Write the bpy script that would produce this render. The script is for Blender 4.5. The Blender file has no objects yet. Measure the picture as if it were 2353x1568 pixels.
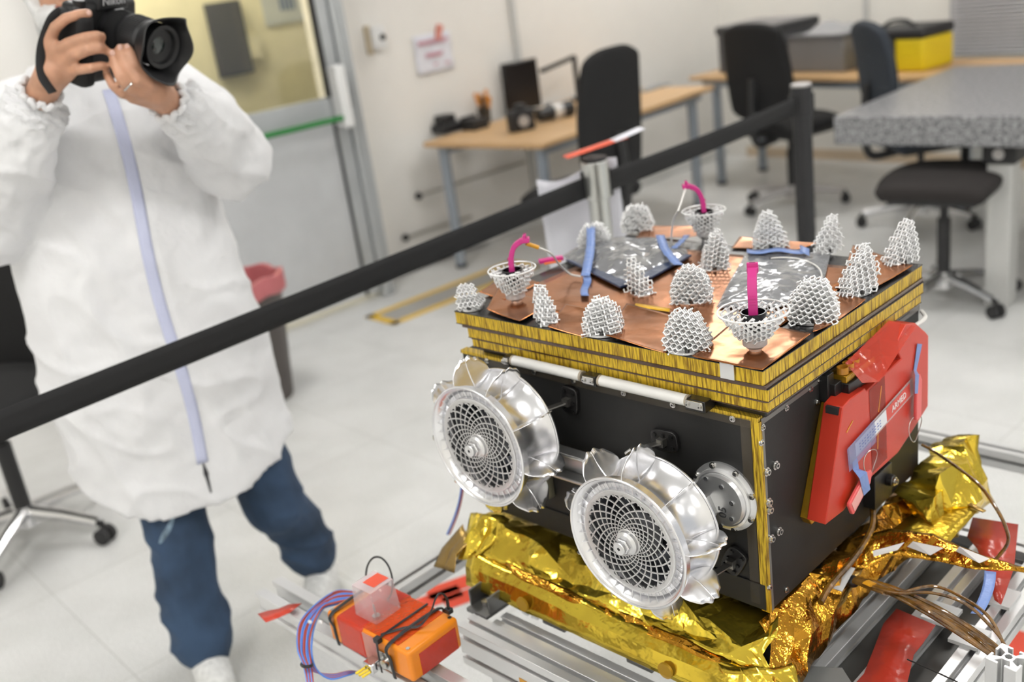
import bpy, bmesh, math, random
import numpy as np
from mathutils import Vector, Matrix, noise
random.seed(7)
SC = bpy.context.scene; COL = SC.collection
# ------------------------------------------------------------------ camera
FPX, PITCH, ROLL = 2351.89, .35184, -.144049
CX, CY, EYE = 1176.5, 784., Vector((0, 0, 1.6))
_c, _s = math.cos(ROLL), math.sin(ROLL)
FW = Vector((0, math.cos(PITCH), -math.sin(PITCH)))
_u = Vector((0, math.sin(PITCH), math.cos(PITCH))); _r = Vector((1, 0, 0))
R2 = _c*_r+_s*_u; U2 = -_s*_r+_c*_u
cd = bpy.data.cameras.new('camera'); cam = bpy.data.objects.new('camera', cd); COL.objects.link(cam)
cam.matrix_world = Matrix.Translation(EYE) @ Matrix((R2, U2, -FW)).transposed().to_4x4()
cd.sensor_width = 36; cd.lens = FPX/2353*36; cd.clip_start = .02
cd.dof.use_dof = True; cd.dof.focus_distance = 1.40; cd.dof.aperture_fstop = 2.8
SC.camera = cam
# ------------------------------------------------------------------ light
W = bpy.data.worlds.new('world'); SC.world = W; W.use_nodes = True
W.node_tree.nodes['Background'].inputs[0].default_value = (.95, .97, 1, 1)
W.node_tree.nodes['Background'].inputs[1].default_value = .55
LAMP = 25.0
SC.view_settings.view_transform = 'Standard'; SC.view_settings.look = 'None'
SC.view_settings.gamma = 1; SC.view_settings.exposure = 0.0; SC.view_settings.use_curve_mapping = False
SC.cycles.use_denoising = True; SC.cycles.max_bounces = 7; SC.cycles.diffuse_bounces = 3
SC.cycles.glossy_bounces = 4; SC.cycles.transparent_max_bounces = 12
SC.cycles.sample_clamp_indirect = 6; SC.cycles.caustics_reflective = False; SC.cycles.caustics_refractive = False
# ------------------------------------------------------------------ measuring
def ray(x, y): return (x-CX)/FPX*R2-(y-CY)/FPX*U2+FW
def flat(x, y, z): d = ray(x, y); return EYE+d*((z-EYE.z)/d.z)      # point seen at (x, y) on the level z
def upright(x, y, p, n): d = ray(x, y); return EYE+d*((p-EYE).dot(n)/d.dot(n))
# ------------------------------------------------------------------ materials
MATS = {}
def mat(name, col, rough=.5, metal=0., bump=0., bscale=60., var=0., vscale=8., alpha=1., trans=0., emit=0., aniso=0., coat=0., sub=0., detail=3.):
    if name in MATS: return MATS[name]
    m = bpy.data.materials.new(name); m.use_nodes = True; nt = m.node_tree; b = nt.nodes['Principled BSDF']
    b.inputs['Base Color'].default_value = (*col, 1); b.inputs['Roughness'].default_value = rough
    b.inputs['Metallic'].default_value = metal; b.inputs['Alpha'].default_value = alpha
    b.inputs['Transmission Weight'].default_value = trans; b.inputs['Coat Weight'].default_value = coat
    if sub: b.inputs['Subsurface Weight'].default_value = sub; b.inputs['Subsurface Radius'].default_value = (.01, .004, .002)
    if emit: b.inputs['Emission Color'].default_value = (*col, 1); b.inputs['Emission Strength'].default_value = emit
    tc = nt.nodes.new('ShaderNodeTexCoord')
    n = nt.nodes.new('ShaderNodeTexNoise'); n.inputs['Scale'].default_value = vscale; n.inputs['Detail'].default_value = 4
    nt.links.new(tc.outputs['Object'], n.inputs['Vector'])
    r = nt.nodes.new('ShaderNodeValToRGB'); v = var or .03
    r.color_ramp.elements[0].color = (*[max(0, c*(1-v)) for c in col], 1); r.color_ramp.elements[1].color = (*[min(1, c*(1+v)) for c in col], 1)
    r.color_ramp.elements[0].position = .35; r.color_ramp.elements[1].position = .65
    nt.links.new(n.outputs[0], r.inputs[0]); nt.links.new(r.outputs[0], b.inputs['Base Color'])
    if bump:
        n2 = nt.nodes.new('ShaderNodeTexNoise'); n2.inputs['Scale'].default_value = bscale; n2.inputs['Detail'].default_value = detail
        nt.links.new(tc.outputs['Object'], n2.inputs['Vector'])
        bp = nt.nodes.new('ShaderNodeBump'); bp.inputs['Strength'].default_value = bump; bp.inputs['Distance'].default_value = .3/bscale
        nt.links.new(n2.outputs[0], bp.inputs['Height']); nt.links.new(bp.outputs[0], b.inputs['Normal'])
    MATS[name] = m; return m
def nodes(m): return m.node_tree, m.node_tree.nodes, m.node_tree.nodes['Principled BSDF']
# ------------------------------------------------------------------ mesh builder
class G:
    def __init__(s): s.v = []; s.f = []; s.mi = []; s.m = 0
    def add(s, vs, fs):
        o = len(s.v); s.v += [tuple(v) for v in vs]; s.f += [tuple(o+i for i in f) for f in fs]; s.mi += [s.m]*len(fs); return s
    def box(s, x0, x1, y0, y1, z0, z1, M=None):
        vs = [Vector((x, y, z)) for z in (z0, z1) for y in (y0, y1) for x in (x0, x1)]
        if M: vs = [M @ v for v in vs]
        return s.add(vs, [(0, 2, 3, 1), (4, 5, 7, 6), (0, 1, 5, 4), (2, 6, 7, 3), (0, 4, 6, 2), (1, 3, 7, 5)])
    def bar(s, p, q, w, h, up=(0, 0, 1)):
        p, q = Vector(p), Vector(q); d = (q-p).normalized(); a = d.cross(Vector(up))
        if a.length < 1e-4: a = d.cross(Vector((1, 0, 0)))
        a.normalize(); b = a.cross(d)
        vs = [e+a*i*w/2+b*j*h/2 for e in (p, q) for j in (-1, 1) for i in (-1, 1)]
        return s.add(vs, [(0, 1, 3, 2), (4, 6, 7, 5), (0, 4, 5, 1), (2, 3, 7, 6), (0, 2, 6, 4), (1, 5, 7, 3)])
    def cyl(s, p, q, r, r2=None, n=20): return s.tube([p, q], [r, r if r2 is None else r2], n)
    def tube(s, path, r, n=8, closed=False, caps=True, sq=1., up=None):
        P = [Vector(p) for p in path]; k = len(P); R = r if isinstance(r, (list, tuple)) else [r]*k
        prev = Vector(up) if up else None; vs = []
        for i in range(k):
            if closed: d = P[(i+1) % k]-P[i-1]
            else: d = P[min(i+1, k-1)]-P[max(i-1, 0)]
            if d.length < 1e-9: d = Vector((0, 0, 1))
            d.normalize()
            a = (prev-d*prev.dot(d)) if prev is not None else d.cross(Vector((.13, .24, .96)))
            if a.length < 1e-5: a = d.orthogonal()
            a.normalize(); prev = a; b = d.cross(a)
            for j in range(n):
                t = 2*math.pi*j/n; vs.append(P[i]+(a*math.cos(t)+b*math.sin(t)*sq)*R[i])
        fs = []
        for i in range(k if closed else k-1):
            i2 = (i+1) % k
            for j in range(n):
                j2 = (j+1) % n; fs.append((i*n+j, i*n+j2, i2*n+j2, i2*n+j))
        if not closed and caps: fs += [tuple(range(n-1, -1, -1)), tuple((k-1)*n+j for j in range(n))]
        return s.add(vs, fs)
    def lathe(s, prof, n=32, M=None, closed=False):
        vs = []; k = len(prof)
        for r, z in prof:
            for j in range(n):
                t = 2*math.pi*j/n; v = Vector((r*math.cos(t), r*math.sin(t), z)); vs.append(M @ v if M else v)
        fs = [(i*n+j, i*n+(j+1) % n, ((i+1) % k)*n+(j+1) % n, ((i+1) % k)*n+j) for i in range(k if closed else k-1) for j in range(n)]
        if not closed:
            if prof[0][0] > 1e-6: fs.append(tuple(range(n-1, -1, -1)))
            if prof[-1][0] > 1e-6: fs.append(tuple((k-1)*n+j for j in range(n)))
        return s.add(vs, fs)
    def prism(s, poly, off):
        P = [Vector(p) for p in poly]; off = Vector(off); k = len(P)
        return s.add(P+[p+off for p in P], [tuple(range(k-1, -1, -1)), tuple(range(k, 2*k))]+[(i, (i+1) % k, k+(i+1) % k, k+i) for i in range(k)])
    def sph(s, c, r, sc=(1, 1, 1), n=14):
        c = Vector(c); vs = []; m = n//2+1
        for i in range(m+1):
            a = math.pi*i/m
            for j in range(n):
                t = 2*math.pi*j/n; vs.append(c+Vector((math.sin(a)*math.cos(t)*r*sc[0], math.sin(a)*math.sin(t)*r*sc[1], math.cos(a)*r*sc[2])))
        return s.add(vs, [(i*n+j, (i+1)*n+j, (i+1)*n+(j+1) % n, i*n+(j+1) % n) for i in range(m) for j in range(n)])
    def grid(s, fn, nu, nv):
        vs = [fn(i/nu, j/nv) for j in range(nv+1) for i in range(nu+1)]; w = nu+1
        return s.add(vs, [(j*w+i, j*w+i+1, (j+1)*w+i+1, (j+1)*w+i) for j in range(nv) for i in range(nu)])
    def mesh(s, name, mats, smooth=True, angle=35):
        me = bpy.data.meshes.new(name); me.from_pydata(s.v, [], s.f)
        bm = bmesh.new(); bm.from_mesh(me); bmesh.ops.remove_doubles(bm, verts=bm.verts, dist=1e-6)
        bmesh.ops.recalc_face_normals(bm, faces=bm.faces)
        if len(s.f) == len(bm.faces): pass
        bm.to_mesh(me); bm.free()
        for m in (mats if isinstance(mats, (list, tuple)) else [mats]): me.materials.append(m)
        if len(me.polygons) == len(s.mi) and any(s.mi): me.polygons.foreach_set('material_index', s.mi)
        if smooth:
            me.polygons.foreach_set('use_smooth', [True]*len(me.polygons)); me.set_sharp_from_angle(angle=math.radians(angle))
        return me
def obj(name, g, m, parent=None, bev=0., smooth=True, angle=35, thick=0., subd=0, seg=2, loc=None):
    me = g.mesh(name, m, smooth, angle) if isinstance(g, G) else g
    o = bpy.data.objects.new(name, me); COL.objects.link(o)
    if parent: o.parent = parent
    if loc: o.location = loc
    if thick: md = o.modifiers.new('s', 'SOLIDIFY'); md.thickness = thick; md.offset = 0
    if bev: md = o.modifiers.new('b', 'BEVEL'); md.width = bev; md.segments = seg; md.limit_method = 'ANGLE'; md.angle_limit = .6; md.harden_normals = False
    if subd: md = o.modifiers.new('u', 'SUBSURF'); md.levels = md.render_levels = subd
    return o
def tag(o, label, cat=None, group=None, kind=None):
    if label: o['label'] = label
    if cat: o['category'] = cat
    if group: o['group'] = group
    if kind: o['kind'] = kind
    return o
def thing(name, label, cat, loc=(0, 0, 0), rz=0, group=None):
    o = bpy.data.objects.new(name, None); o.empty_display_size = .05; COL.objects.link(o); o.location = loc; o.rotation_euler = (0, 0, rz)
    return tag(o, label, cat, group)
def struct(name, g, m, **k): o = obj(name, g, m, **k); o['kind'] = 'structure'; return o
def dup(root, loc, rz, label, name=None):
    def cp(o, par):
        c = o.copy(); COL.objects.link(c); c.parent = par
        for ch in list(o.children): cp(ch, c)
        return c
    r = cp(root, None); r.location = loc; r.rotation_euler = (0, 0, rz); r['label'] = label; return r
def text_geo(body, size, M, depth=.0004, spacing=1.):
    cu = bpy.data.curves.new('lettering', 'FONT'); cu.body = body; cu.size = size; cu.extrude = depth; cu.align_x = 'CENTER'; cu.align_y = 'CENTER'; cu.space_character = spacing; cu.resolution_u = 3
    o = bpy.data.objects.new('lettering', cu); COL.objects.link(o); dg = bpy.context.evaluated_depsgraph_get()
    me = bpy.data.meshes.new_from_object(o.evaluated_get(dg)); bpy.data.objects.remove(o); me.transform(M)
    g = G(); g.add([v.co.copy() for v in me.vertices], [tuple(p.vertices) for p in me.polygons]); bpy.data.meshes.remove(me); return g
def frame(o, x, n):     # matrix: local X -> x, local Z -> n
    x = Vector(x).normalized(); n = Vector(n).normalized(); y = n.cross(x).normalized()
    return Matrix.Translation(Vector(o)) @ Matrix((y.cross(n), y, n)).transposed().to_4x4()
def blob(name, parts, voxel, mats, smooth=6, extra=None):
    """union of rounded limbs as one closed surface; parts: (points, radii) chains or ('e', centre, radii3)"""
    g = G()
    for p in parts:
        if p[0] == 'e': g.sph(p[1], 1, p[2], 20)
        else:
            pts, rs = p
            g.tube(pts, list(rs), 14)
            for a, r in zip(pts, rs): g.sph(a, r, n=14)
    if extra: extra(g)
    me = bpy.data.meshes.new(name); me.from_pydata(g.v, [], g.f)
    bm = bmesh.new(); bm.from_mesh(me); bmesh.ops.recalc_face_normals(bm, faces=bm.faces); bm.to_mesh(me); bm.free()
    o = bpy.data.objects.new(name, me); COL.objects.link(o)
    md = o.modifiers.new('r', 'REMESH'); md.mode = 'VOXEL'; md.voxel_size = voxel
    if smooth: md = o.modifiers.new('s', 'SMOOTH'); md.factor = .5; md.iterations = smooth
    dg = bpy.context.evaluated_depsgraph_get(); m2 = bpy.data.meshes.new_from_object(o.evaluated_get(dg))
    bpy.data.objects.remove(o); m2.name = name; m2.materials.clear()
    for m in (mats if isinstance(mats, (list, tuple)) else [mats]): m2.materials.append(m)
    m2.polygons.foreach_set('use_smooth', [True]*len(m2.polygons)); return m2
def wrinkle(me, fn):
    me.update(); ns = [v.normal.copy() for v in me.vertices]
    for v, n in zip(me.vertices, ns): v.co += n*fn(v.co)
    me.update()
def crv(pts, n=8):      # Catmull-Rom through points
    P = [Vector(p) for p in pts]; P = [P[0]*2-P[1]]+P+[P[-1]*2-P[-2]]; out = []
    for i in range(1, len(P)-2):
        for k in range(n):
            t = k/n; a, b, c, d = P[i-1:i+3]
            out.append(.5*((2*b)+(c-a)*t+(2*a-5*b+4*c-d)*t*t+(3*b-a-3*c+d)*t**3))
    return out+[P[-2]]
def nz(v, s=1., seed=0.): return noise.noise(Vector(v)*s+Vector((seed, seed*1.7, -seed)))
# ------------------------------------------------------------------ the room
WA = math.radians(40.0)                       # heading of the door wall
AX = Vector((math.cos(WA), math.sin(WA), 0)); AN = Vector((-math.sin(WA), math.cos(WA), 0))
P0 = Vector((-.617, 5.42, 0)); P0 = P0+AN*.06   # foot of the wall at the door frame's right edge
def fr(p, ax, w=True):                         # 4x4 matrix at p whose X runs along ax
    ax = Vector(ax).normalized(); return Matrix.Translation(p) @ Matrix((ax, Vector((-ax.y, ax.x, 0)), Vector((0, 0, 1)))).transposed().to_4x4()
WHITE = mat('wall paint', (.86, .835, .79), .6, bump=.03, bscale=90, var=.008)
WHITE2 = mat('wall paint cool', (.86, .84, .785), .6, bump=.03, bscale=90, var=.008)
m = mat('floor vinyl', (.80, .80, .785), .33, bump=.02, bscale=120)
nt, nd, b = nodes(m)
tc = nd.new('ShaderNodeTexCoord'); n1 = nd.new('ShaderNodeTexNoise'); n1.inputs['Scale'].default_value = 260; n1.inputs['Detail'].default_value = 5
n2 = nd.new('ShaderNodeTexNoise'); n2.inputs['Scale'].default_value = 6; n2.inputs['Detail'].default_value = 3
for n in (n1, n2): nt.links.new(tc.outputs['Object'], n.inputs['Vector'])
r1 = nd.new('ShaderNodeValToRGB'); r1.color_ramp.elements[0].position = .36; r1.color_ramp.elements[1].position = .56
r1.color_ramp.elements[0].color = (.56, .56, .54, 1); r1.color_ramp.elements[1].color = (.83, .83, .815, 1)
br = nd.new('ShaderNodeTexBrick'); br.inputs['Scale'].default_value = 1; br.offset = 0; br.inputs['Brick Width'].default_value = .61; br.inputs['Row Height'].default_value = .61
br.inputs['Mortar Size'].default_value = .0016; br.inputs['Color1'].default_value = (1, 1, 1, 1); br.inputs['Color2'].default_value = (.96, .96, .96, 1); br.inputs['Mortar'].default_value = (.72, .72, .70, 1)
mp = nd.new('ShaderNodeMapping'); mp.inputs['Rotation'].default_value = (0, 0, -WA); nt.links.new(tc.outputs['Object'], mp.inputs[0]); nt.links.new(mp.outputs[0], br.inputs['Vector'])
mx = nd.new('ShaderNodeMix'); mx.data_type = 'RGBA'; mx.blend_type = 'MULTIPLY'; mx.inputs[0].default_value = 1
nt.links.new(n1.outputs[0], r1.inputs[0]); nt.links.new(r1.outputs[0], mx.inputs[6]); nt.links.new(br.outputs[0], mx.inputs[7])
r2_ = nd.new('ShaderNodeValToRGB'); r2_.color_ramp.elements[0].position = .35; r2_.color_ramp.elements[1].position = .6
r2_.color_ramp.elements[0].color = (.93, .93, .925, 1); r2_.color_ramp.elements[1].color = (1, 1, 1, 1); nt.links.new(n2.outputs[0], r2_.inputs[0])
my = nd.new('ShaderNodeMix'); my.data_type = 'RGBA'; my.blend_type = 'MULTIPLY'; my.inputs[0].default_value = 1; nt.links.new(mx.outputs[2], my.inputs[6]); nt.links.new(r2_.outputs[0], my.inputs[7])
nt.links.new(my.outputs[2], b.inputs['Base Color'])
struct('floor', G().box(-5, 6.5, -3.5, 10.5, -.05, 0), m, smooth=False)
B0 = P0+AX*3.40+AN*.0; BX = Vector((AN.x, AN.y, 0))*-1      # wall_right starts at the corner and runs towards the right
HC = 3.1
MA = fr(P0, AX)
WO = .17
g = G().box(.0, 3.6, WO, WO+.12, 0, HC, MA); g.box(0, .02, .02, WO+.02, 0, HC, MA); g.box(-6.2, -1.42, 0, .12, 0, HC, MA); g.box(-1.42, 0, 0, .12, 2.12, HC, MA)
struct('wall_left', g, WHITE, smooth=False)
MB = fr(B0, BX)
struct('wall_right', G().box(-.3, 7.5, 0, .12, 0, HC, MB), WHITE2, smooth=False)
struct('wall_back', G().box(-5, 6.5, -3.6, -3.5, 0, HC), WHITE2, smooth=False)
struct('wall_side', G().box(-5.1, -5, -3.5, 4, 0, HC), WHITE2, smooth=False)
struct('ceiling', G().box(-6, 7.2, -3.6, 10.5, HC, HC+.1), mat('ceiling tile', (.78, .78, .77), .8), smooth=False)
struct('baseboard_right', G().box(.02, 7.5, -.015, 0, 0, .07, MB), mat('baseboard', (.62, .50, .36), .5), bev=.003)
struct('baseboard_left', G().box(.05, 3.4, WO-.012, WO, 0, .06, MA), mat('skirting', (.70, .70, .68), .5), bev=.003)
# vertical wall seams / cable ducts
struct('trim_1', G().box(1.345, 1.385, WO-.025, WO, .05, HC, MA), mat('duct', (.62, .62, .60), .5), bev=.004)
struct('trim_2', G().box(.99, 1.02, -.02, 0, .07, HC, MB), MATS['duct'], bev=.004)
# ceiling lamps: real fixtures, the light of the room
LM = mat('lamp diffuser', (1., .985, .96), .5, emit=LAMP); FRM = mat('lamp frame', (.85, .85, .85), .4)
k = 0
for ix in range(4):
    for iy in range(4):
        x, y = -3.6+ix*2.55, -2.3+iy*2.9
        t = thing('ceiling_light', '', 'ceiling light', (x, y, HC), 0, 'recessed ceiling panel lights')
        t['label'] = 'square white recessed ceiling light panel, one of a grid of equal panels'
        g = G(); g.box(-.32, .32, -.32, -.30, -.03, 0); g.box(-.32, .32, .30, .32, -.03, 0); g.box(-.32, -.30, -.3, .3, -.03, 0); g.box(.30, .32, -.3, .3, -.03, 0)
        obj('frame', g, FRM, t, smooth=False); obj('diffuser', G().box(-.3, .3, -.3, .3, -.02, -.005), LM, t, smooth=False)
# the glazed grey door
d = thing('door_1', None, None, P0-AX*.0, WA); d['kind'] = 'structure'
DG = mat('door grey', (.60, .61, .62), .42, metal=.25, bump=.03, bscale=200, var=.03); DG2 = mat('door alu', (.58, .60, .61), .35, metal=.55); BLK = mat('rubber black', (.018, .018, .019), .55, bump=.06, bscale=180)
g = G(); g.box(-.075, .0, -.10, .02, 0, 2.12); g.box(-1.45, -1.38, -.10, .02, 0, 2.12); g.box(-1.45, 0, -.10, .02, 2.06, 2.14)
g.box(-.035, -.025, -.112, -.10, 0, 2.1)
obj('frame', g, DG2, d, bev=.004)
g = G(); g.box(-.155, -.08, -.075, -.02, .03, 2.05); g.box(-1.375, -.155, -.075, -.02, .97, 1.09); g.box(-1.375, -1.27, -.075, -.02, .03, 2.05); g.box(-1.27, -.155, -.075, -.02, 1.95, 2.05)
obj('leaf', g, DG2, d, bev=.004)
obj('panel', G().box(-1.27, -.165, -.065, -.03, .03, .97), DG, d, bev=.002)
g = G(); g.box(-.175, -.150, -.080, -.06, 1.09, 1.95); g.box(-.168, -.158, -.080, -.064, .03, .955)
obj('seal', g, BLK, d)
obj('window_pane', G().box(-1.27, -.165, -.058, -.052, 1.09, 1.95), mat('door glass', (.97, .98, .96), .03, trans=1.), d, smooth=False)
pb = obj('push_bar', G().cyl((-1.32, -.15, .985), (-.115, -.15, .985), .014, n=14), mat('green enamel', (.012, .20, .035), .35), d)
g = G(); g.box(-.16, -.10, -.17, -.08, .93, 1.24); obj('bar_housing', g, mat('white plastic', (.80, .80, .79), .4), d, bev=.014, seg=3)
obj('lock_plate', G().box(-.105, -.085, -.145, -.08, 1.02, 1.2), BLK, d, bev=.004)
obj('bar_bracket', G().box(-1.36, -1.30, -.17, -.08, .94, 1.06), MATS['white plastic'], d, bev=.01)
# pale yellow corridor beyond the door
ms = mat('corridor paint', (.80, .75, .52), .6)
struct('wall_corridor', G().box(-2.6, .9, .75, .85, 0, 2.6, MA), ms, smooth=False)
struct('floor_corridor', G().box(-2.6, .9, .12, .75, -.04, 0.0, MA), mat('corridor floor', (.6, .6, .57), .4), smooth=False)
struct('ceiling_corridor', G().box(-2.6, .9, .12, .75, 2.6, 2.7, MA), MATS['ceiling tile'], smooth=False)
tag(obj('corridor_fill_lamp', G().box(-1.7, -.3, .28, .5, 2.54, 2.58, MA), mat('corridor fill lamp', (1, .93, .75), .5, emit=30), smooth=False), 'added unseen lamp brightening the corridor behind the glazed door', 'lamp')  # unseen lamp, added to brighten the corridor
def onwall(p, off=0.): q = MA.inverted() @ Vector(p); return q
def wallpt(x, y, off=0.): q = MA.inverted() @ upright(x, y, P0+AN*off, AN); return q
q = wallpt(525, 90, .745)
t = thing('notice_board', 'dark grey panel on the yellow corridor wall seen through the door glass', 'panel', MA @ Vector((q.x, .745, q.z)), WA)
obj('board', G().box(-.10, .10, -.03, 0, -.19, .19), mat('dark panel', (.035, .035, .035), .5), t, bev=.004); obj('rim', G().box(-.105, .105, -.014, -.002, -.195, .195), BLK, t)
q = wallpt(580, 108, .745)
tag(obj('light_switch', G().box(-.035, .035, -.03, 0, -.06, .06), mat('switch cream', (.72, .68, .48), .4), loc=None), 'small cream switch beside the dark panel in the corridor', 'switch')
o = bpy.data.objects['light_switch']; o.location = MA @ Vector((q.x, .75, q.z)); o.rotation_euler = (0, 0, WA)
q = wallpt(650, 20, .745)
t = thing('wall_poster', 'pale grey poster with blue figures on the corridor wall', 'poster', MA @ Vector((q.x, .745, q.z+.04)), WA)
obj('sheet', G().box(-.13, .13, -.004, 0, -.12, .19), mat('poster grey', (.55, .58, .55), .6), t, smooth=False)
g = G()
for i in range(4): g.box(-.02+i*.026, -.004+i*.026, -.006, -.004, -.05, .02)
obj('figures', g, mat('poster blue', (.10, .16, .28), .6), t, smooth=False)
# thermostat, notice
q = wallpt(857, 88, WO)
t = thing('door_control_box', 'small white control box with a dark button on the wall right of the door', 'switch', MA @ q, WA)
obj('case', G().box(-.03, .055, -.045, 0, -.06, .06), MATS['white plastic'], t, bev=.008); obj('button', G().cyl((.03, -.055, .0), (.03, -.04, .0), .016), BLK, t)
obj('bracket', G().box(-.055, -.02, -.02, 0, -.08, .07), mat('beige plastic', (.55, .46, .32), .5), t, bev=.004)
q = wallpt(995, 122, WO)
t = thing('paper_notice', 'white paper notice with faint red printing taped to the wall above the desk', 'paper', MA @ q, WA)
def sheetf(w, h, amp, sd): return lambda u, v: Vector(((u-.5)*w, -.006-amp*abs(nz((u, v, sd), 2.2)), (v-.5)*h))
obj('sheet', G().grid(sheetf(.27, .215, .012, 3), 12, 10), mat('notice paper', (.80, .80, .86), .7), t, thick=.0006)
g = G()
for zz, a, b_ in ((.07, -.11, .11), (.058, -.11, .09), (.0, -.07, .06), (-.012, -.07, .05), (-.06, -.02, .01), (-.065, .06, .1)): g.box(a, b_, -.021, -.019, zz-.004, zz+.004)
obj('printing', g, mat('print red', (.60, .25, .32), .7), t, smooth=False)
obj('tape', G().box(-.017, .017, -.024, -.004, .08, .16, Matrix.Rotation(.45, 4, 'Y')), mat('salmon tape', (.72, .28, .22), .5), t, smooth=False)
# conduits low on the wall beneath the desk
def wall_tube(name, label, a, b_, r, m, off=-.03, knob=True):
    pa, pb_ = wallpt(*a, WO), wallpt(*b_, WO); pa.y = pb_.y = off+WO
    t = thing(name, label, 'pipe', MA @ Vector((pa.x, WO, pa.z)), WA)
    obj('tube', G().cyl((0, off, 0), pb_-Vector((pa.x, WO, pa.z)), r, n=10), m, t)
    if knob: obj('end_cap', G().sph((0, off, 0), .022, n=10), BLK, t)
STL = mat('conduit steel', (.45, .44, .40), .4, metal=.6)
wall_tube('wall_conduit', 'thin pipe with a dark end knob running along the wall under the desk', (955, 450), (1200, 372), .008, STL)
wall_tube('wall_conduit', 'grey pipe low on the wall between door and desk legs', (925, 545), (1075, 497), .010, STL)
# yellow marked mat by the door
c = [flat(945, 690, .0), flat(1125, 632, .0), flat(1165, 652, 0), flat(990, 700, .0)]
o = flat(1050, 668, 0)
t = thing('floor_marking', 'grey floor patch outlined in yellow tape beside the wall', 'tape', (o.x, o.y, 0), WA)
g = G(); L, Wd = .52, .13
g.box(-L, L, -Wd, -Wd+.045, .0005, .003); g.box(-L, L, Wd-.045, Wd, .0005, .003); g.box(-L, -L+.05, -Wd, Wd, .0005, .003); g.box(L-.05, L, -Wd, Wd, .0005, .003)
obj('tape_border', g, mat('yellow tape', (.78, .50, .04), .5), t, smooth=False); obj('patch', G().box(-L+.05, L-.05, -Wd+.045, Wd-.045, .0003, .002), mat('grey patch', (.38, .37, .35), .6), t, smooth=False)
# louvred shutter on the right-hand wall
q = MB.inverted() @ upright(2185, 60, B0, AN*0+Vector((BX.y, -BX.x, 0)))
w_ = thing('window_1', None, None, MB @ Vector((q.x, 0, .69)), math.atan2(BX.y, BX.x)); w_['kind'] = 'structure'
g = G()
for i in range(44): g.box(.03, 1.5, -.05, -.012, .01+i*.022, .022+i*.022, Matrix.Rotation(.0, 4, 'X'))
obj('blind', g, mat('blind alu', (.70, .69, .71), .4, metal=.2), w_, bev=.003)
obj('window_frame', G().box(0, 1.55, -.012, 0, 0, 1.02), mat('frame grey', (.42, .42, .43), .5), w_)
# ------------------------------------------------------------------ furniture
WOOD = mat('desk wood', (.62, .40, .20), .45, var=.06, vscale=3); LEG = mat('desk leg grey', (.33, .37, .42), .4, metal=.3)
def desk(label, org, ang, L, D, legs, h=.735):
    t = thing('desk', label, 'desk', (org[0], org[1], 0), ang, 'wooden work desks')
    del t['group']
    obj('desk_top', G().box(0, L, 0, D, h-.028, h), WOOD, t, bev=.004)
    for x, y in legs:
        g = G(); g.cyl((x, y, .02), (x, y, h-.028), .03, n=16); lg = obj('leg', g, LEG, t); obj('foot_pad', G().cyl((x, y, 0), (x, y, .02), .034, n=14), BLK, lg)
    obj('under_frame', G().box(.06, L-.06, .06, .10, h-.075, h-.028).box(.06, L-.06, D-.12, D-.08, h-.075, h-.028), LEG, t)
    return t
d1 = Vector((.288, 5.119, 0)); a1 = math.radians(46)
D1 = desk('pale wooden desk beside the door wall loaded with black equipment', d1, a1, 1.66, .86, [(.07, .07), (.07, .78), (1.55, .10), (1.55, .76)])
d2 = Vector((1.408, 6.891, 0)); a2 = math.radians(-56)
D2 = desk('pale wooden desk against the far wall carrying grey boxes and the yellow bag', d2, a2, 2.05, .62, [(.14, .10), (.14, .52), (1.9, .1), (1.9, .52)])
def mat4(o): return Matrix.Translation(o.location) @ Matrix.Rotation(o.rotation_euler.z, 4, 'Z')
M1, M2 = mat4(D1), mat4(D2)
def ondesk(M, px, py, h): return M.inverted() @ flat(px, py, h)
CHF = mat('chair fabric', (.010, .010, .0105), .9, bump=.2, bscale=300); CHP = mat('chair plastic', (.02, .02, .021), .5); CHR = mat('chrome', (.72, .72, .73), .12, metal=1.); SLV = mat('silver plastic', (.50, .48, .47), .35, metal=.4)
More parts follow.
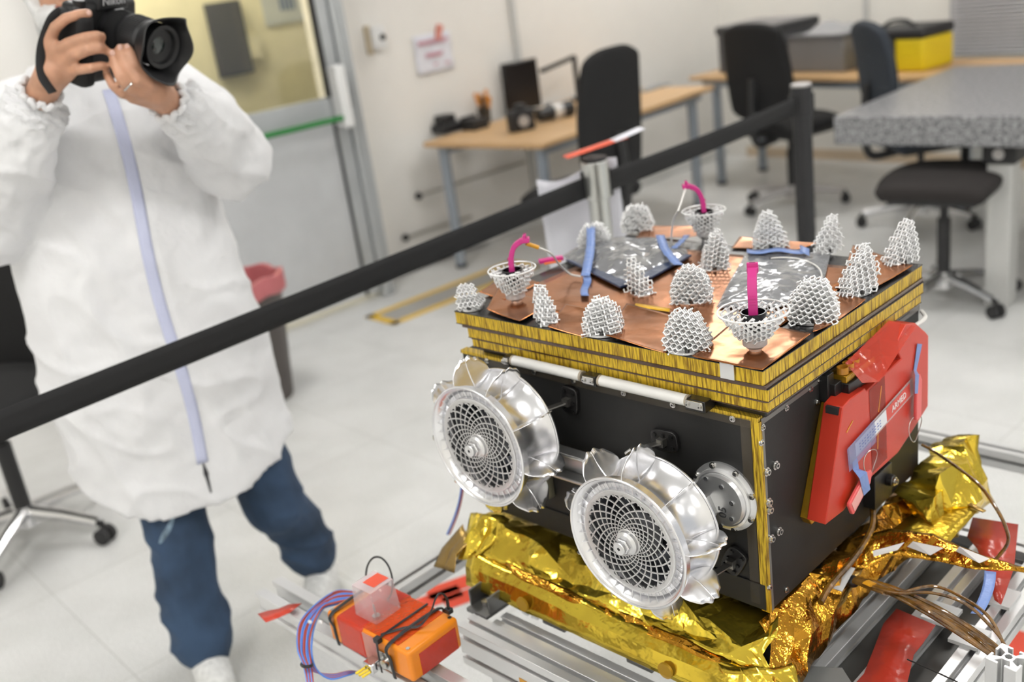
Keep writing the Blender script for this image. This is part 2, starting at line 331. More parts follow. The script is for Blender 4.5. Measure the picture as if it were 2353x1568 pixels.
def office_chair(label, loc, rz, fabric, seat_h=.48, back_h=.62, back_w=.44, base=None, arms=False, low=0., brot=0.):
    t = thing('office_chair', label, 'chair', (loc[0], loc[1], 0), rz)
    base = base or SLV
    g = G().grid(lambda u, v: Vector(((u-.5)*.48*(1-.12*abs(2*v-1)**3), (v-.5)*.46*(1-.10*abs(2*u-1)**3), seat_h+.045-.03*(abs(2*u-1)**3)-.03*(abs(2*v-1)**4))), 14, 14)
    obj('seat', g, fabric, t, thick=.07, subd=1)
    obj('seat_pan', G().box(-.19, .19, -.18, .18, seat_h-.045, seat_h-.0), CHP, t, bev=.02, seg=3)
    def bk(u, v):
        w = back_w*(.80+.20*math.sin(math.pi*min(1, .18+v*.75)))
        return Vector(((u-.5)*w*(1-.0*v), .23+.06*v*v+.03*math.cos(2*(u-.5)*1.3)-.02, seat_h+.09+low+v*back_h-.05*abs(2*u-1)**3*(1 if v > .5 else -1)*abs(2*v-1)**2))
    if back_h: obj('backrest', G().grid(bk, 12, 14), fabric, t, thick=.05, subd=1)
    if back_h: obj('back_post', G().tube(crv([(0, .12, seat_h-.05), (0, .27, seat_h-.05), (0, .30, seat_h+.1), (0, .285, seat_h+.32)], 5), .022, 8), CHP, t)
    obj('gas_column', G().cyl((0, 0, .10), (0, 0, seat_h-.14), .027).cyl((0, 0, seat_h-.2), (0, 0, seat_h-.04), .017), CHP, t)
    obj('base_hub', G().cyl((0, 0, .06), (0, 0, .13), .042, .034), base, t)
    for k in range(5):
        a = brot+k*2*math.pi/5; d = Vector((math.cos(a), math.sin(a), 0))
        lg = obj('base_leg', G().tube([d*.03+Vector((0, 0, .105)), d*.16+Vector((0, 0, .095)), d*.29+Vector((0, 0, .075))], [.026, .021, .017], 10), base, t)
        c = G(); n_ = Vector((-d.y, d.x, 0)); e = d*.30+Vector((0, 0, .028))
        c.cyl(e-n_*.026, e-n_*.006, .028, n=14); c.cyl(e+n_*.006, e+n_*.026, .028, n=14); c.cyl(e, e+Vector((0, 0, .05)), .009)
        obj('caster', c, CHP, t)
    if arms:
        for sx in (-1, 1):
            obj('armrest', G().tube(crv([(sx*.2, 0, seat_h-.02), (sx*.28, 0, seat_h), (sx*.29, 0, seat_h+.13)], 4), .018, 8).box(sx*.29-.04, sx*.29+.04, -.13, .12, seat_h+.13, seat_h+.16), CHP, t)
    return t
p = flat(1400, 300, .60); office_chair('tall black office chair pushed against the front edge of the equipment desk', (.44, 4.96), math.radians(222), CHF, back_h=.62, back_w=.44, brot=.3)
p = flat(1850, 445, .05); office_chair('black office chair with a rounded back standing before the far desk with grey boxes', (1.80, 6.0), math.radians(-56+180-4), CHF, back_h=.56, back_w=.50, brot=.1, low=-.02)
BLF = mat('chair fabric blue', (.030, .037, .048), .85, bump=.2, bscale=300); BRF = mat('chair fabric brown', (.028, .024, .023), .9, bump=.2, bscale=300)
t = office_chair('office chair with slate blue back standing behind the granite table', (2.26, 5.26), math.radians(92), BLF, seat_h=.46, back_h=.42, back_w=.42, base=CHR, low=.12, brot=1.2)
t = office_chair('low office chair with brown black seat and armrest under the front of the granite table', (1.86, 4.10), math.radians(-131), BRF, seat_h=.50, back_h=0, base=CHR, brot=1.0, arms=True)
for ch in list(t.children):
    if ch.name.startswith('armrest') and ch.bound_box[0][0] > 0: bpy.data.objects.remove(ch)
t = office_chair('black office chair with chrome base at the left edge behind the barrier belt', (-1.70, 3.11), math.radians(-26), CHF, back_h=.66, back_w=.56, seat_h=.50, base=CHR, brot=.12, low=-.08)
# granite measuring table
gm = mat('granite', (.30, .30, .31), .30, var=.0); nt, nd, b = nodes(gm)
tc = nd.new('ShaderNodeTexCoord'); vo = nd.new('ShaderNodeTexVoronoi'); vo.inputs['Scale'].default_value = 120; no = nd.new('ShaderNodeTexNoise'); no.inputs['Scale'].default_value = 70; no.inputs['Detail'].default_value = 6
for n in (vo, no): nt.links.new(tc.outputs['Object'], n.inputs['Vector'])
cr = nd.new('ShaderNodeValToRGB'); cr.color_ramp.elements[0].position = .38; cr.color_ramp.elements[1].position = .62; cr.color_ramp.elements[0].color = (.09, .09, .095, 1); cr.color_ramp.elements[1].color = (.40, .40, .41, 1)
nt.links.new(no.outputs[0], cr.inputs[0]); nt.links.new(cr.outputs[0], b.inputs['Base Color'])
ga = math.radians(-46); t = thing('granite_table', 'grey speckled granite table with thick slab at the right edge', 'table', (1.495, 4.36, 0), ga)
obj('slab', G().box(0, 1.6, 0, 1.30, .68, .80), gm, t, bev=.004)
for x, y in ((.66, .12), (1.5, .12), (.2, 1.2), (1.5, 1.2)):
    lg = obj('leg', G().box(x-.05, x+.05, y-.05, y+.05, 0, .60), mat('pale leg', (.62, .62, .60), .4, metal=.2), t, bev=.008)
    sp = obj('support_pad', G().box(x-.065, x+.065, y-.065, y+.065, .60, .68), BLK, t, bev=.008)
    obj('pad_badge', G().cyl((x, y-.067, .64), (x, y-.063, .64), .022), SLV, sp)
# barrier posts and belts
SP = mat('post aluminium', (.62, .63, .61), .28, metal=.85, bump=.02, bscale=30); BP = mat('post black', (.018, .018, .02), .42)
def post(label, x, y, m, capm):
    t = thing('barrier_post', label, 'barrier post', (x, y, 0))
    obj('pole', G().cyl((0, 0, .03), (0, 0, 1.06), .029 if m is SP else .032, n=24), m, t)
    obj('base', G().lathe([(.165, 0), (.165, .012), (.12, .03), (.03, .045)], 32), BP, t)
    g = G(); g.cyl((0, 0, .985), (0, 0, 1.085), .036, n=24); obj('belt_head', g, m if m is SP else BP, t, bev=.003)
    for sx in (-1, 1): obj('belt_slot', G().box(sx*.0365-.0035, sx*.0365+.0035, -.012, .012, .99, 1.06), BLK, t)
    obj('cap', G().cyl((0, 0, 1.085), (0, 0, 1.095), .034, n=24), capm, t, bev=.003)
    return t
PS = Vector((.282, 2.673, 0)); PB = Vector((1.072, 3.435, 0))
post('silver barrier post carrying the notice sheet behind the rover', PS.x, PS.y, SP, BLK)
post('black barrier post between the rover and the granite table', PB.x, PB.y, BP, SLV)
BELT = mat('belt webbing', (.010, .010, .0108), .8, bump=.25, bscale=420)
def belt(label, a, b_, w, sag):
    a, b_ = Vector(a), Vector(b_)
    def f(u, v):
        p = a.lerp(b_, u); p.z -= sag*4*u*(1-u); p.z += (v-.5)*w; return p
    g = G().grid(f, 40, 3); g.v = [tuple(Vector(v)-a) for v in g.v]
    o = obj('barrier_belt', g, BELT, thick=.0018); o.location = a; return tag(o, label, 'belt', None)
_d = (Vector((-1.03, 1.645, .945))-Vector((PS.x-.03, PS.y-.012, 1.02))); aL = Vector((-1.03, 1.645, .945))+_d*.42
post('barrier post beyond the left edge holding the end of the long belt', aL.x-.03, aL.y-.022, BP, SLV)
belt('long black webbing belt crossing in front of the person in the white coat', (aL.x, aL.y, aL.z), (PS.x-.03, PS.y-.012, 1.020), .056, .004)
belt('short black webbing belt between the silver post and the black post', (PS.x+.035, PS.y+.03, 1.020), (PB.x-.03, PB.y-.03, 1.030), .056, .006)
# notice sheet clipped to the silver post
t = thing('post_notice', 'white notice sheet with a red header hung from the silver barrier post', 'notice', (PS.x, PS.y+.05, 1.0), math.radians(12))
obj('sheet', G().grid(lambda u, v: Vector(((u-.5)*.23-.04+.01*v, .03*math.sin(u*3.1)+.02, .05-v*.30-.02*math.sin(u*5))), 12, 12), MATS['notice paper'], t, thick=.0008)
obj('top_flap', G().grid(lambda u, v: Vector(((u-.5)*.17-.0, .05*v-.06, .105+.025*u)), 8, 2), mat('notice red', (.80, .12, .06), .5), t, thick=.001)
obj('flap_end', G().grid(lambda u, v: Vector(((u)*.085+.05, .05*v-.06, .125+.02*u)), 4, 2), MATS['notice paper'], t, thick=.001)
# waste bin
bp = Vector((-1.08, 4.10, 0)); t = thing('waste_bin', 'dark brown waste bin with a pink liner standing by the door', 'bin', bp)
obj('bucket', G().lathe([(.115, 0), (.12, .01), (.168, .52), (.172, .525), (.163, .52), (.11, .02), (0, .02)], 32), mat('bin brown', (.085, .072, .066), .5), t)
def lf(u, v):
    a = u*2*math.pi; k = .004*math.sin(9*a)+.006*math.sin(5*a+1)
    if v < .3: r, z = .176+k, .47+v/.3*.075
    elif v < .5: r, z = .176+k-(v-.3)/.2*.02, .545
    else: r, z = .156-(v-.5)*.11+k, .545-(v-.5)*.7
    return Vector((r*math.cos(a), r*math.sin(a), z+.006*math.sin(7*a)))
obj('liner', G().grid(lf, 60, 16), mat('liner pink', (.55, .16, .17), .35, bump=.6, bscale=40), t, thick=.001)
# ------------------------------------------------------------------ things on desk 1
BLKP = mat('black plastic', (.014, .014, .015), .45)
def dthing(name, label, cat, M, px, py, h, rz=0.):
    q = flat(px, py, h); return thing(name, label, cat, q, rz)
z1 = .735
t = dthing('battery_charger', 'low black charger at the left end of the equipment desk', 'charger', M1, 1040, 300, z1, .75)
obj('case', G().box(-.11, .10, -.06, .06, .0, .05), BLKP, t, bev=.008); obj('battery', G().box(-.09, .0, -.045, .045, .05, .10), BLKP, t, bev=.006); obj('dial', G().cyl((.05, 0, .05), (.05, 0, .058), .03), SLV, t)
t = dthing('camera_case', 'small open black case beside the charger', 'case', M1, 1092, 297, z1, .75)
obj('tray', G().box(-.05, .07, -.05, .05, 0, .06), BLKP, t, bev=.006); obj('lid', G().box(-.05, .07, .05, .06, .0, .075), BLKP, t, bev=.003)
t = dthing('pen_cup', 'desk cup holding orange handled tools beside the black monitor', 'cup', M1, 1116, 281, z1, .75)
obj('cup', G().lathe([(.036, 0), (.04, .09), (.037, .09), (.033, .004), (0, .004)], 20), mat('cup smoked', (.05, .04, .03), .3), t)
for i, (dx, dy, hh) in enumerate([(-.02, 0, .17), (.015, .01, .18), (.0, -.018, .15), (-.005, .02, .16), (.022, -.01, .14)]):
    tag(obj('screwdriver', G().cyl((0, 0, 0), (dx*.8, dy*.8, hh-.06), .004, n=8).cyl((dx*.8, dy*.8, hh-.07), (dx*1.6, dy*1.6, hh), .011, n=10), mat('orange handle', (.72, .28, .02), .4) if i != 2 else BLKP, loc=t.location+Vector((dx*.4, dy*.4, .006))), 'orange handled tool standing in the desk cup' if i != 2 else 'black handled tool standing in the desk cup', 'tool', 'tools in the desk cup' if i != 2 else None)
t = dthing('monitor', 'dark monitor standing on the equipment desk behind the camera gear', 'monitor', M1, 1205, 258, z1, math.radians(28))
obj('screen', G().box(-.115, .125, -.012, .012, .02, .30), mat('screen black', (.012, .009, .008), .25), t, bev=.005); obj('foot', G().box(-.07, .07, -.06, .06, 0, .012).box(-.02, .02, .0, .03, .0, .06), BLKP, t, bev=.003)
obj('bezel', G().box(-.12, .13, -.002, .016, .015, .305), BLKP, t, bev=.004)
t = dthing('spare_camera', 'black camera body lying on the equipment desk in front of the monitor', 'camera', M1, 1200, 300, z1, .3)
obj('body', G().box(-.075, .07, -.04, .03, 0, .115), BLKP, t, bev=.012, seg=3); obj('prism', G().box(-.03, .03, -.035, .02, .11, .145), BLKP, t, bev=.01); obj('mount_ring', G().cyl((0, -.05, .055), (0, -.038, .055), .03), SLV, t)
t = dthing('telephoto_lens', 'long black lens with a white band lying beside the camera body on the desk', 'lens', M1, 1265, 278, z1, .55)
obj('barrel', G().cyl((-.08, 0, .045), (.02, 0, .045), .034, .038).cyl((.075, 0, .045), (.15, 0, .045), .042, .046), BLKP, t); obj('white_band', G().cyl((.018, 0, .045), (.05, 0, .045), .044), mat('lens white', (.72, .70, .66), .4), t); obj('zoom_ring', G().cyl((.05, 0, .045), (.078, 0, .045), .045), SLV, t)
t = dthing('headset', 'dark headset coiled at the right of the telephoto lens on the desk', 'headset', M1, 1290, 262, z1, .2)
obj('band', G().tube([(math.cos(a)*.06, math.sin(a)*.06, .03) for a in np.linspace(0, 2*math.pi, 18)[:-1]], .012, 8, closed=True), BLKP, t); obj('ear_pad', G().cyl((-.06, -.01, .035), (-.06, .03, .035), .035), BLKP, t)
t = thing('jointed_boom', 'black jointed arm reaching right from behind the monitor', 'arm', flat(1330, 230, z1), 0)
a_ = flat(1245, 163, .98)-t.location; b_ = flat(1362, 150, 1.0)-t.location
obj('post', G().cyl((0, 0, 0), (0, 0, b_.z), .016), BLKP, t); obj('arm', G().bar(a_, (0, 0, b_.z), .03, .022), BLKP, t); obj('clamp', G().box(-.04, .04, -.05, .05, 0, .02), BLKP, t, bev=.003)
tag(obj('desk_pad', G().box(-.14, .14, -.05, .05, 0, .006), mat('pad grey', (.25, .27, .28), .5), loc=flat(1500, 203, z1)), 'thin grey pad on the right half of the equipment desk', 'pad')
bpy.data.objects['desk_pad'].rotation_euler.z = .8
# things on desk 2
RZ2 = a2
t = thing('storage_crate', 'large dark grey crate on the far desk behind the rounded chair', 'crate', M2 @ Vector((.46, .32, z1)), RZ2)
gc = mat('crate grey', (.10, .10, .105), .55, bump=.1, bscale=60)
obj('bin', G().box(-.30, .18, -.2, .2, 0, .26), gc, t, bev=.008); obj('rim', G().box(-.31, .19, -.21, .21, .24, .29), mat('crate rim', (.045, .045, .048), .5), t, bev=.008); obj('lining', G().box(-.3, .18, -.2, .2, .285, .295), mat('lining grey', (.24, .23, .23), .8), t)
t = thing('lidded_crate', 'grey crate of bagged items at the right of the large dark crate', 'crate', M2 @ Vector((.90, .34, z1)), RZ2)
obj('bin', G().box(-.20, .20, -.19, .19, 0, .20), mat('crate pale', (.19, .185, .185), .6, bump=.3, bscale=30), t, bev=.01); obj('rim', G().box(-.205, .205, -.195, .195, .19, .215), gc, t, bev=.006)
obj('bag_lump', G().grid(lambda u, v: Vector(((u-.5)*.36, (v-.5)*.34, .21+.05*math.sin(math.pi*u)*math.sin(math.pi*v)*(1+nz((u*4, v*4, 1))))), 14, 14), mat('bag film', (.34, .34, .35), .3, bump=.5, bscale=40), t)
t = thing('cooler_bag', 'bright yellow bag with a black lid on the right end of the far desk', 'bag', M2 @ Vector((1.43, .30, z1)), RZ2)
obj('body', G().box(-.18, .18, -.15, .15, 0, .18), mat('bag yellow', (.80, .60, .01), .5, bump=.15, bscale=25), t, bev=.02, seg=3); obj('lid', G().box(-.185, .185, -.155, .155, .175, .235), BLK, t, bev=.02, seg=3)
obj('strap', G().box(-.012, .012, -.16, -.148, 0, .19), BLK, t); obj('handle', G().tube(crv([(-.12, -.1, .22), (-.05, -.1, .27), (.05, -.1, .27), (.12, -.1, .22)], 5), .01, 8), BLK, t)
obj('emblem', G().cyl((-.06, -.155, .07), (-.06, -.148, .07), .03).box(-.10, -.02, -.155, -.149, .03, .045), mat('emblem dark', (.06, .05, .02), .6), t)
# ------------------------------------------------------------------ the rover: own axes, X along the wheel side, Y away, Z up; origin at the near top corner
RC = flat(1752, 853, 1.06); RA = math.radians(-46.99)
MR = Matrix.Translation(RC) @ Matrix.Rotation(RA, 4, 'Z'); MRI = MR.inverted()
XR, YR = (MR.to_3x3() @ Vector((1, 0, 0))), (MR.to_3x3() @ Vector((0, 1, 0)))
def rz(x, y, z): return MRI @ flat(x, y, RC.z+z)                  # rover point at height z seen at (x, y)
def rX(x, y, X): return MRI @ upright(x, y, MR @ Vector((X, 0, 0)), XR)
def rY(x, y, Y): return MRI @ upright(x, y, MR @ Vector((0, Y, 0)), YR)
rover = thing('planetary_rover', 'small black rover with silver wheels, gold edges and lattice pads on a copper top', 'rover', RC, RA)
BODY = mat('body black', (.012, .0118, .0115), .58, bump=.12, bscale=350, var=.25, vscale=14)
DARK = mat('carbon dark', (.014, .013, .013), .35, bump=.1, bscale=120)
def honey(name, c1, c2, sx):
    m = mat(name, c1, .28, metal=.55); nt, nd, b = nodes(m)
    tc = nd.new('ShaderNodeTexCoord'); sp = nd.new('ShaderNodeSeparateXYZ'); ad = nd.new('ShaderNodeMath'); ad.operation = 'ADD'
    nt.links.new(tc.outputs['Object'], sp.inputs[0]); nt.links.new(sp.outputs[0], ad.inputs[0]); nt.links.new(sp.outputs[1], ad.inputs[1])
    cb = nd.new('ShaderNodeCombineXYZ'); mu = nd.new('ShaderNodeMath'); mu.operation = 'MULTIPLY'; mu.inputs[1].default_value = sx
    mz = nd.new('ShaderNodeMath'); mz.operation = 'MULTIPLY'; mz.inputs[1].default_value = 26
    nt.links.new(ad.outputs[0], mu.inputs[0]); nt.links.new(mu.outputs[0], cb.inputs[0]); nt.links.new(sp.outputs[2], mz.inputs[0]); nt.links.new(mz.outputs[0], cb.inputs[1])
    no = nd.new('ShaderNodeTexNoise'); no.inputs['Scale'].default_value = 1; no.inputs['Detail'].default_value = 3; nt.links.new(cb.outputs[0], no.inputs['Vector'])
    cr = nd.new('ShaderNodeValToRGB'); e = cr.color_ramp.elements; e[0].position = .36; e[1].position = .56; e[0].color = (*c2, 1); e[1].color = (*c1, 1)
    x = e.new(.48); x.color = (*[.55*a+.45*q for a, q in zip(c1, c2)], 1)
    nt.links.new(no.outputs[0], cr.inputs[0]); nt.links.new(cr.outputs[0], b.inputs['Base Color'])
    bp = nd.new('ShaderNodeBump'); bp.inputs['Strength'].default_value = .7; bp.inputs['Distance'].default_value = .002; nt.links.new(no.outputs[0], bp.inputs['Height']); nt.links.new(bp.outputs[0], b.inputs['Normal'])
    return m
HON = honey('honeycomb gold', (.80, .54, .04), (.26, .14, .012), 300)
GOLD = mat('amber film', (.55, .30, .02), .25, metal=.7, bump=.4, bscale=60)
KAP = mat('amber brown film', (.075, .035, .018), .18, coat=.5, bump=.35, bscale=45)
CLR = mat('clear film', (.16, .13, .09), .12, alpha=.25, bump=.3, bscale=60)
SCR = mat('screw steel', (.55, .54, .52), .25, metal=1.)
ALU = mat('wheel aluminium', (.88, .88, .90), .25, metal=.94, bump=.03, bscale=30, detail=2)
ALU2 = mat('satin aluminium', (.78, .78, .785), .33, metal=.8, bump=.03, bscale=200)
# chassis
X0, X1, Y0, Y1, ZT_, ZB_ = -.606, -.016, .010, .505, -.078, -.388
obj('chassis', G().box(X0, X1, Y0, Y1, ZB_, ZT_), BODY, rover, bev=.0015)
obj('lower_skirt', G().box(X0+.004, X1-.004, Y0-.003, Y0+.01, ZB_+.002, ZB_+.045), BODY, rover, bev=.001)
obj('corner_strip', G().box(X1-.012, X1+.0015, Y0-.002, Y0+.004, ZB_, ZT_-.004), HON, rover)
obj('top_strip', G().box(X0, X1, Y0-.003, Y0+.012, ZT_-.0035, ZT_+.0025), HON, rover)
obj('side_seal', G().box(X1, X1+.0012, Y0+.004, Y1, ZT_-.010, ZT_-.001).box(X1, X1+.0012, Y0+.003, Y0+.010, ZB_, ZT_-.01), mat('grey sealant', (.16, .15, .14), .3), rover)
obj('corner_film', G().box(X1-.028, X1-.013, Y0-.0035, Y0-.001, ZB_+.01, ZT_-.002), CLR, rover)
obj('top_film', G().box(X0+.02, X1-.01, Y0-.0045, Y0-.001, ZT_-.014, ZT_-.002), CLR, rover)
def screw(p, n, r=.0042, h=.005, par=rover, m=SCR):
    p = Vector(p); n = Vector(n); o = obj('screw', G().cyl(p, p+n*h*.5, r*1.5, n=16).cyl(p, p+n*h, r, n=16), m, par)
    obj('hex_socket', G().cyl(p+n*h, p+n*(h+.0004), r*.5, n=6), BLK, o); return o
for x in (-.54, -.43, -.345, -.245, -.155, -.055): screw((x, Y0-.003, ZT_-.006), (0, -1, 0), .0032, .004)
for y, z in ((.0409, -.1612), (.0181, -.1607), (.0183, -.2087), (.0195, -.2217), (.0412, -.2677), (.0199, -.2685)): screw((X1, y, z), (1, 0, 0), .0045, .007)
for y, z in ((.016, -.092), (.006, -.113), (.078, -.089), (.145, -.087), (.163, -.115), (.17, -.083), (.055, -.375), (.004, -.345)): screw((X1, max(y, Y0+.001), z), (1, 0, 0), .0032, .004)
# folded solar panels on top
TOPM = mat('panel black', (.012, .012, .013), .22, bump=.15, bscale=90)
lay = [(-.596, 0, 0, .480, -.0215, -.0012), (-.575, .004, .004, .476, -.0455, -.0285), (-.570, .001, .006, .474, -.0620, -.0480)]
for i, (x0, x1, y0, y1, za, zb) in enumerate(lay):
    o = obj('solar_panel', G().box(x0, x1, y0, y1, za, zb), HON, rover, bev=.0004)
    obj('face_sheet', G().box(x0-.0008, x1+.0008, y0-.0008, y1+.0008, zb, zb+.0012), TOPM, o)
    obj('bottom_sheet', G().box(x0-.0008, x1+.0008, y0-.0008, y1+.0008, za-.001, za), KAP, o)
obj('edge_film', G().box(-.585, .003, .001, .48, -.0283, -.0222), KAP, rover, bev=.001)
obj('lower_film', G().box(-.568, .001, .003, .478, -.0475, -.0465), KAP, rover)
obj('hinge_bay', G().box(-.56, -.01, .018, .46, ZT_, -.0622), DARK, rover, bev=.002)
q = rY(1673, 858, 0); obj('edge_clip', G().box(q.x-.011, q.x+.011, -.0025, -.001, -.021, .001).box(q.x-.011, q.x+.011, -.0025, .012, .0004, .0016), ALU2, rover)
# hold-down tubes under the panels
TW = mat('tube white', (.86, .85, .82), .4)
for xa, xb in ((-.462, -.318), (-.277, -.122)):
    t = obj('hold_down_tube', G().cyl((xa, -.004, -.066), (xb, -.004, -.066), .0085, n=24), TW, rover)
    for xe in (xa-.004, xb): obj('end_ring', G().cyl((xe, -.004, -.066), (xe+.004, -.004, -.066), .0088), mat('ring tan', (.42, .36, .28), .4), t)
for xc, w in ((-.475, .014), (-.298, .026), (-.105, .034)):
    t = obj('tube_bracket', G().box(xc-w/2, xc+w/2, -.010, .014, -.077, -.060), DARK, rover, bev=.001)
    obj('bracket_plate', G().box(xc-w*.42, xc+w*.42, -.0125, -.010, -.073, -.061), SCR, t, bev=.0006)
    for s in (-.3, .3): screw((xc+w*s, -.0125, -.067), (0, -1, 0), .0025, .003, rover)
# latches with straps
def latch(x, z, ang, reach):
    M = Matrix.Translation((x, Y0, z)) @ Matrix.Rotation(ang, 4, 'Y')
    t = obj('latch', G().prism([M @ Vector((.017*math.copysign(abs(math.cos(a))**.5, math.cos(a)), -.008, .024*math.copysign(abs(math.sin(a))**.5, math.sin(a)))) for a in np.linspace(0, 2*math.pi, 21)[:-1]], (0, .008, 0)), DARK, rover, bev=.001)
    for sx in (-.009, .009):
        for sz in (-.015, -.0, .015):
            g = G(); g.cyl(M @ Vector((sx, -.011, sz)), M @ Vector((sx, -.008, sz)), .0032, n=14); s_ = obj('latch_screw', g, mat('screw black', (.03, .03, .03), .3, metal=.6), t)
    p = M @ Vector((0, -.012, 0)); obj('strap', G().bar(p, p+Vector(reach), .011, .0022, (0, 0, 1)).box(*[a for c in (x-.006, x+.006, Y0-.018, Y0-.008, z-.006, z+.006) for a in (c,)]), mat('strap steel', (.30, .29, .27), .3, metal=.9), t)
    e = p+Vector(reach); obj('strap_pin', G().cyl(e+Vector((-.006, 0, -.005)), e+Vector((.006, 0, .005)), .0035, n=12), SCR, t)
    return t
latch(-.357, -.119, .15, (-.026, -.042, -.006)); latch(-.175, -.1456, 1.5, (-.030, -.040, -.004)); latch(-.068, -.316, .5, (-.008, -.048, .0))
# shoulder flange with the stamped number
fx, fz, fr_ = -.0785, -.213, .0535
MF = Matrix.Translation((fx, Y0, fz)) @ Matrix.Rotation(math.pi/2, 4, 'X')
fl = obj('shoulder_flange', G().lathe([(fr_, 0), (fr_, .004), (fr_*.93, .0045), (fr_*.86, .006), (fr_*.86, .011), (fr_*.80, .0125), (fr_*.76, .0125), (fr_*.72, .0185), (.004, .0195), (0, .0195)], 48, MF), ALU2, rover, angle=25)
for k in range(8): a = k*math.pi/4+.3; screw(MF @ Vector((fr_*.93*math.cos(a), fr_*.93*math.sin(a), .0042)), (0, -1, 0), .0032, .005, fl)
for x_, y_ in ((1572, 762), (1657, 808), (1713, 897), (1713, 982), (1655, 1018), (1510, 790)):
    p = rY(960+.4208*x_, 780+.4208*y_, Y0-.0192); obj('flange_port', G().cyl(p, p+Vector((0, -.0008, 0)), .0036, n=16), ALU, fl)
obj('flange_number', text_geo('05', .0185, frame(rY(1661, 1178, Y0-.0200), (0, 0, 1), (0, -1, 0)), .0004), mat('engraving', (.08, .08, .085), .4), fl)
# suspension legs behind the wheels
def wheel(cx, cz, ph, arm):
    M = Matrix.Translation((cx, -.05, cz)) @ Matrix.Rotation(math.pi/2, 4, 'X'); R, Wd = .1005, .080
    def rb(z): t = z/Wd; return R-.017*math.sin(math.pi*min(1, max(0, t)))**.7
    zs = [Wd*i/14 for i in range(15)]
    prof = [(rb(z), z) for z in zs]+[(R-.0022, Wd-.0003)]+[(rb(z)-.0022, z) for z in reversed(zs[:-1])]
    w = obj('wheel', G().lathe(prof, 96, M, closed=True), ALU, rover, angle=50)
    g = G()
    for zc in (0, Wd): g.tube([M @ Vector(((R+.0004)*math.cos(a), (R+.0004)*math.sin(a), zc)) for a in np.linspace(0, 2*math.pi, 97)[:-1]], .0021, 8, closed=True)
    obj('rim_bead', g, ALU, w)
    ri, ro = .0785, .0985
    g = G().lathe([(ro, Wd-.001), (ro-.002, Wd-.012), (ri+.003, Wd-.0125), (ri+.001, Wd-.005), (ri, Wd-.005), (ri, Wd-.014), (ro, Wd-.0145)], 96, M, closed=True)
    obj('rim_channel', g, ALU, w, angle=30)
    g = G()
    for k in range(36):
        a = ph+k*2*math.pi/36; u_, n_ = Vector((math.cos(a), math.sin(a), 0)), Vector((-math.sin(a), math.cos(a), 0))
        vs = [u_*r+n_*s_*.0005+Vector((0, 0, z)) for r, z in ((ri+.002, Wd-.012), (ro-.0015, Wd-.012), (ro-.0008, Wd-.003), (ri+.002, Wd-.0065)) for s_ in (-1, 1)]
        g.add([M @ v for v in vs], [(0, 2, 4, 6), (1, 7, 5, 3), (0, 1, 3, 2), (2, 3, 5, 4), (4, 5, 7, 6), (6, 7, 1, 0)])
    o_ = obj('channel_rib', g, ALU, w, smooth=False); o_['kind'] = 'stuff'
    # spoke web: two families of spirals
    g = G(); zt = Wd-.0055; r0, r1 = .0185, .0745; N, S = 20, 16
    for fam in (-1, 1):
        for k in range(N):
            a0 = ph+k*2*math.pi/N; vs = []
            for i in range(S+1):
                r = r0*(r1/r0)**(i/S); a = a0+fam*1.22*math.log(r/r0); wd = .00045+.0105*r
                rd = Vector((math.cos(a), math.sin(a), 0)); td = Vector((-math.sin(a), math.cos(a), 0)); nr = (td-rd*fam*1.12).normalized()
                for s_, zz in ((-1, 0), (1, 0), (1, -.0016), (-1, -.0016)): vs.append(M @ (rd*r+nr*s_*wd+Vector((0, 0, zt+zz))))
            g.add(vs, [(4*i+j, 4*i+(j+1) % 4, 4*i+4+(j+1) % 4, 4*i+4+j) for i in range(S) for j in range(4)])
    g.lathe([(.0725, zt), (.0805, zt), (.0805, zt-.0022), (.0735, zt-.0022)], 96, M, closed=True)
    # scalloped webs at the outer ring
    for k in range(2*N):
        a = ph+(k)*math.pi/N+(1.22*math.log(r1/r0) % (math.pi/N)); rd = Vector((math.cos(a), math.sin(a), 0)); td = Vector((-math.sin(a), math.cos(a), 0))
        g.prism([M @ (rd*.0735+td*.0030+Vector((0, 0, zt))), M @ (rd*.0735-td*.0030+Vector((0, 0, zt))), M @ (rd*.0695+Vector((0, 0, zt)))], (0, .0016, 0))
    g.lathe([(.0, zt+.001), (.019, zt+.001), (.0205, zt), (.0205, zt-.002), (0, zt-.002)], 48, M)
    obj('spoke_web', g, mat('web aluminium', (.66, .65, .65), .30, metal=.8), w, smooth=False)
    h = obj('hub', G().lathe([(.0185, zt+.001), (.0178, zt+.005), (.014, zt+.008), (.0, zt+.008)], 40, M), ALU2, w)
    obj('hub_nut', G().lathe([(.0125, zt+.008), (.0125, zt+.0145), (.011, zt+.0155), (0, zt+.0155)], 6, M), ALU, w, bev=.0004)
    b_ = obj('hub_bolt', G().lathe([(.0092, zt+.0155), (.0098, zt+.017), (.0098, zt+.021), (.0088, zt+.0222), (0, zt+.0222)], 36, M), ALU2, w)
    star = [(.0030 if i % 2 else .0018) for i in range(12)]
    obj('torx_recess', G().prism([M @ Vector((r*math.cos(i*math.pi/6), r*math.sin(i*math.pi/6), zt+.0222)) for i, r in enumerate(star)], (0, -.0003, 0)), BLK, b_)
    obj('motor_housing', G().lathe([(.038, -.01), (.038, .045), (.028, .055), (.014, .058), (.012, zt)], 40, M), mat('motor grey', (.10, .10, .11), .35, metal=.7), w)
    obj('inner_disc', G().lathe([(.0, .004), (rb(.004)-.002, .004), (rb(.004)-.002, .006), (0, .006)], 64, M), mat('inner dark', (.10, .105, .12), .3, metal=.8), w)
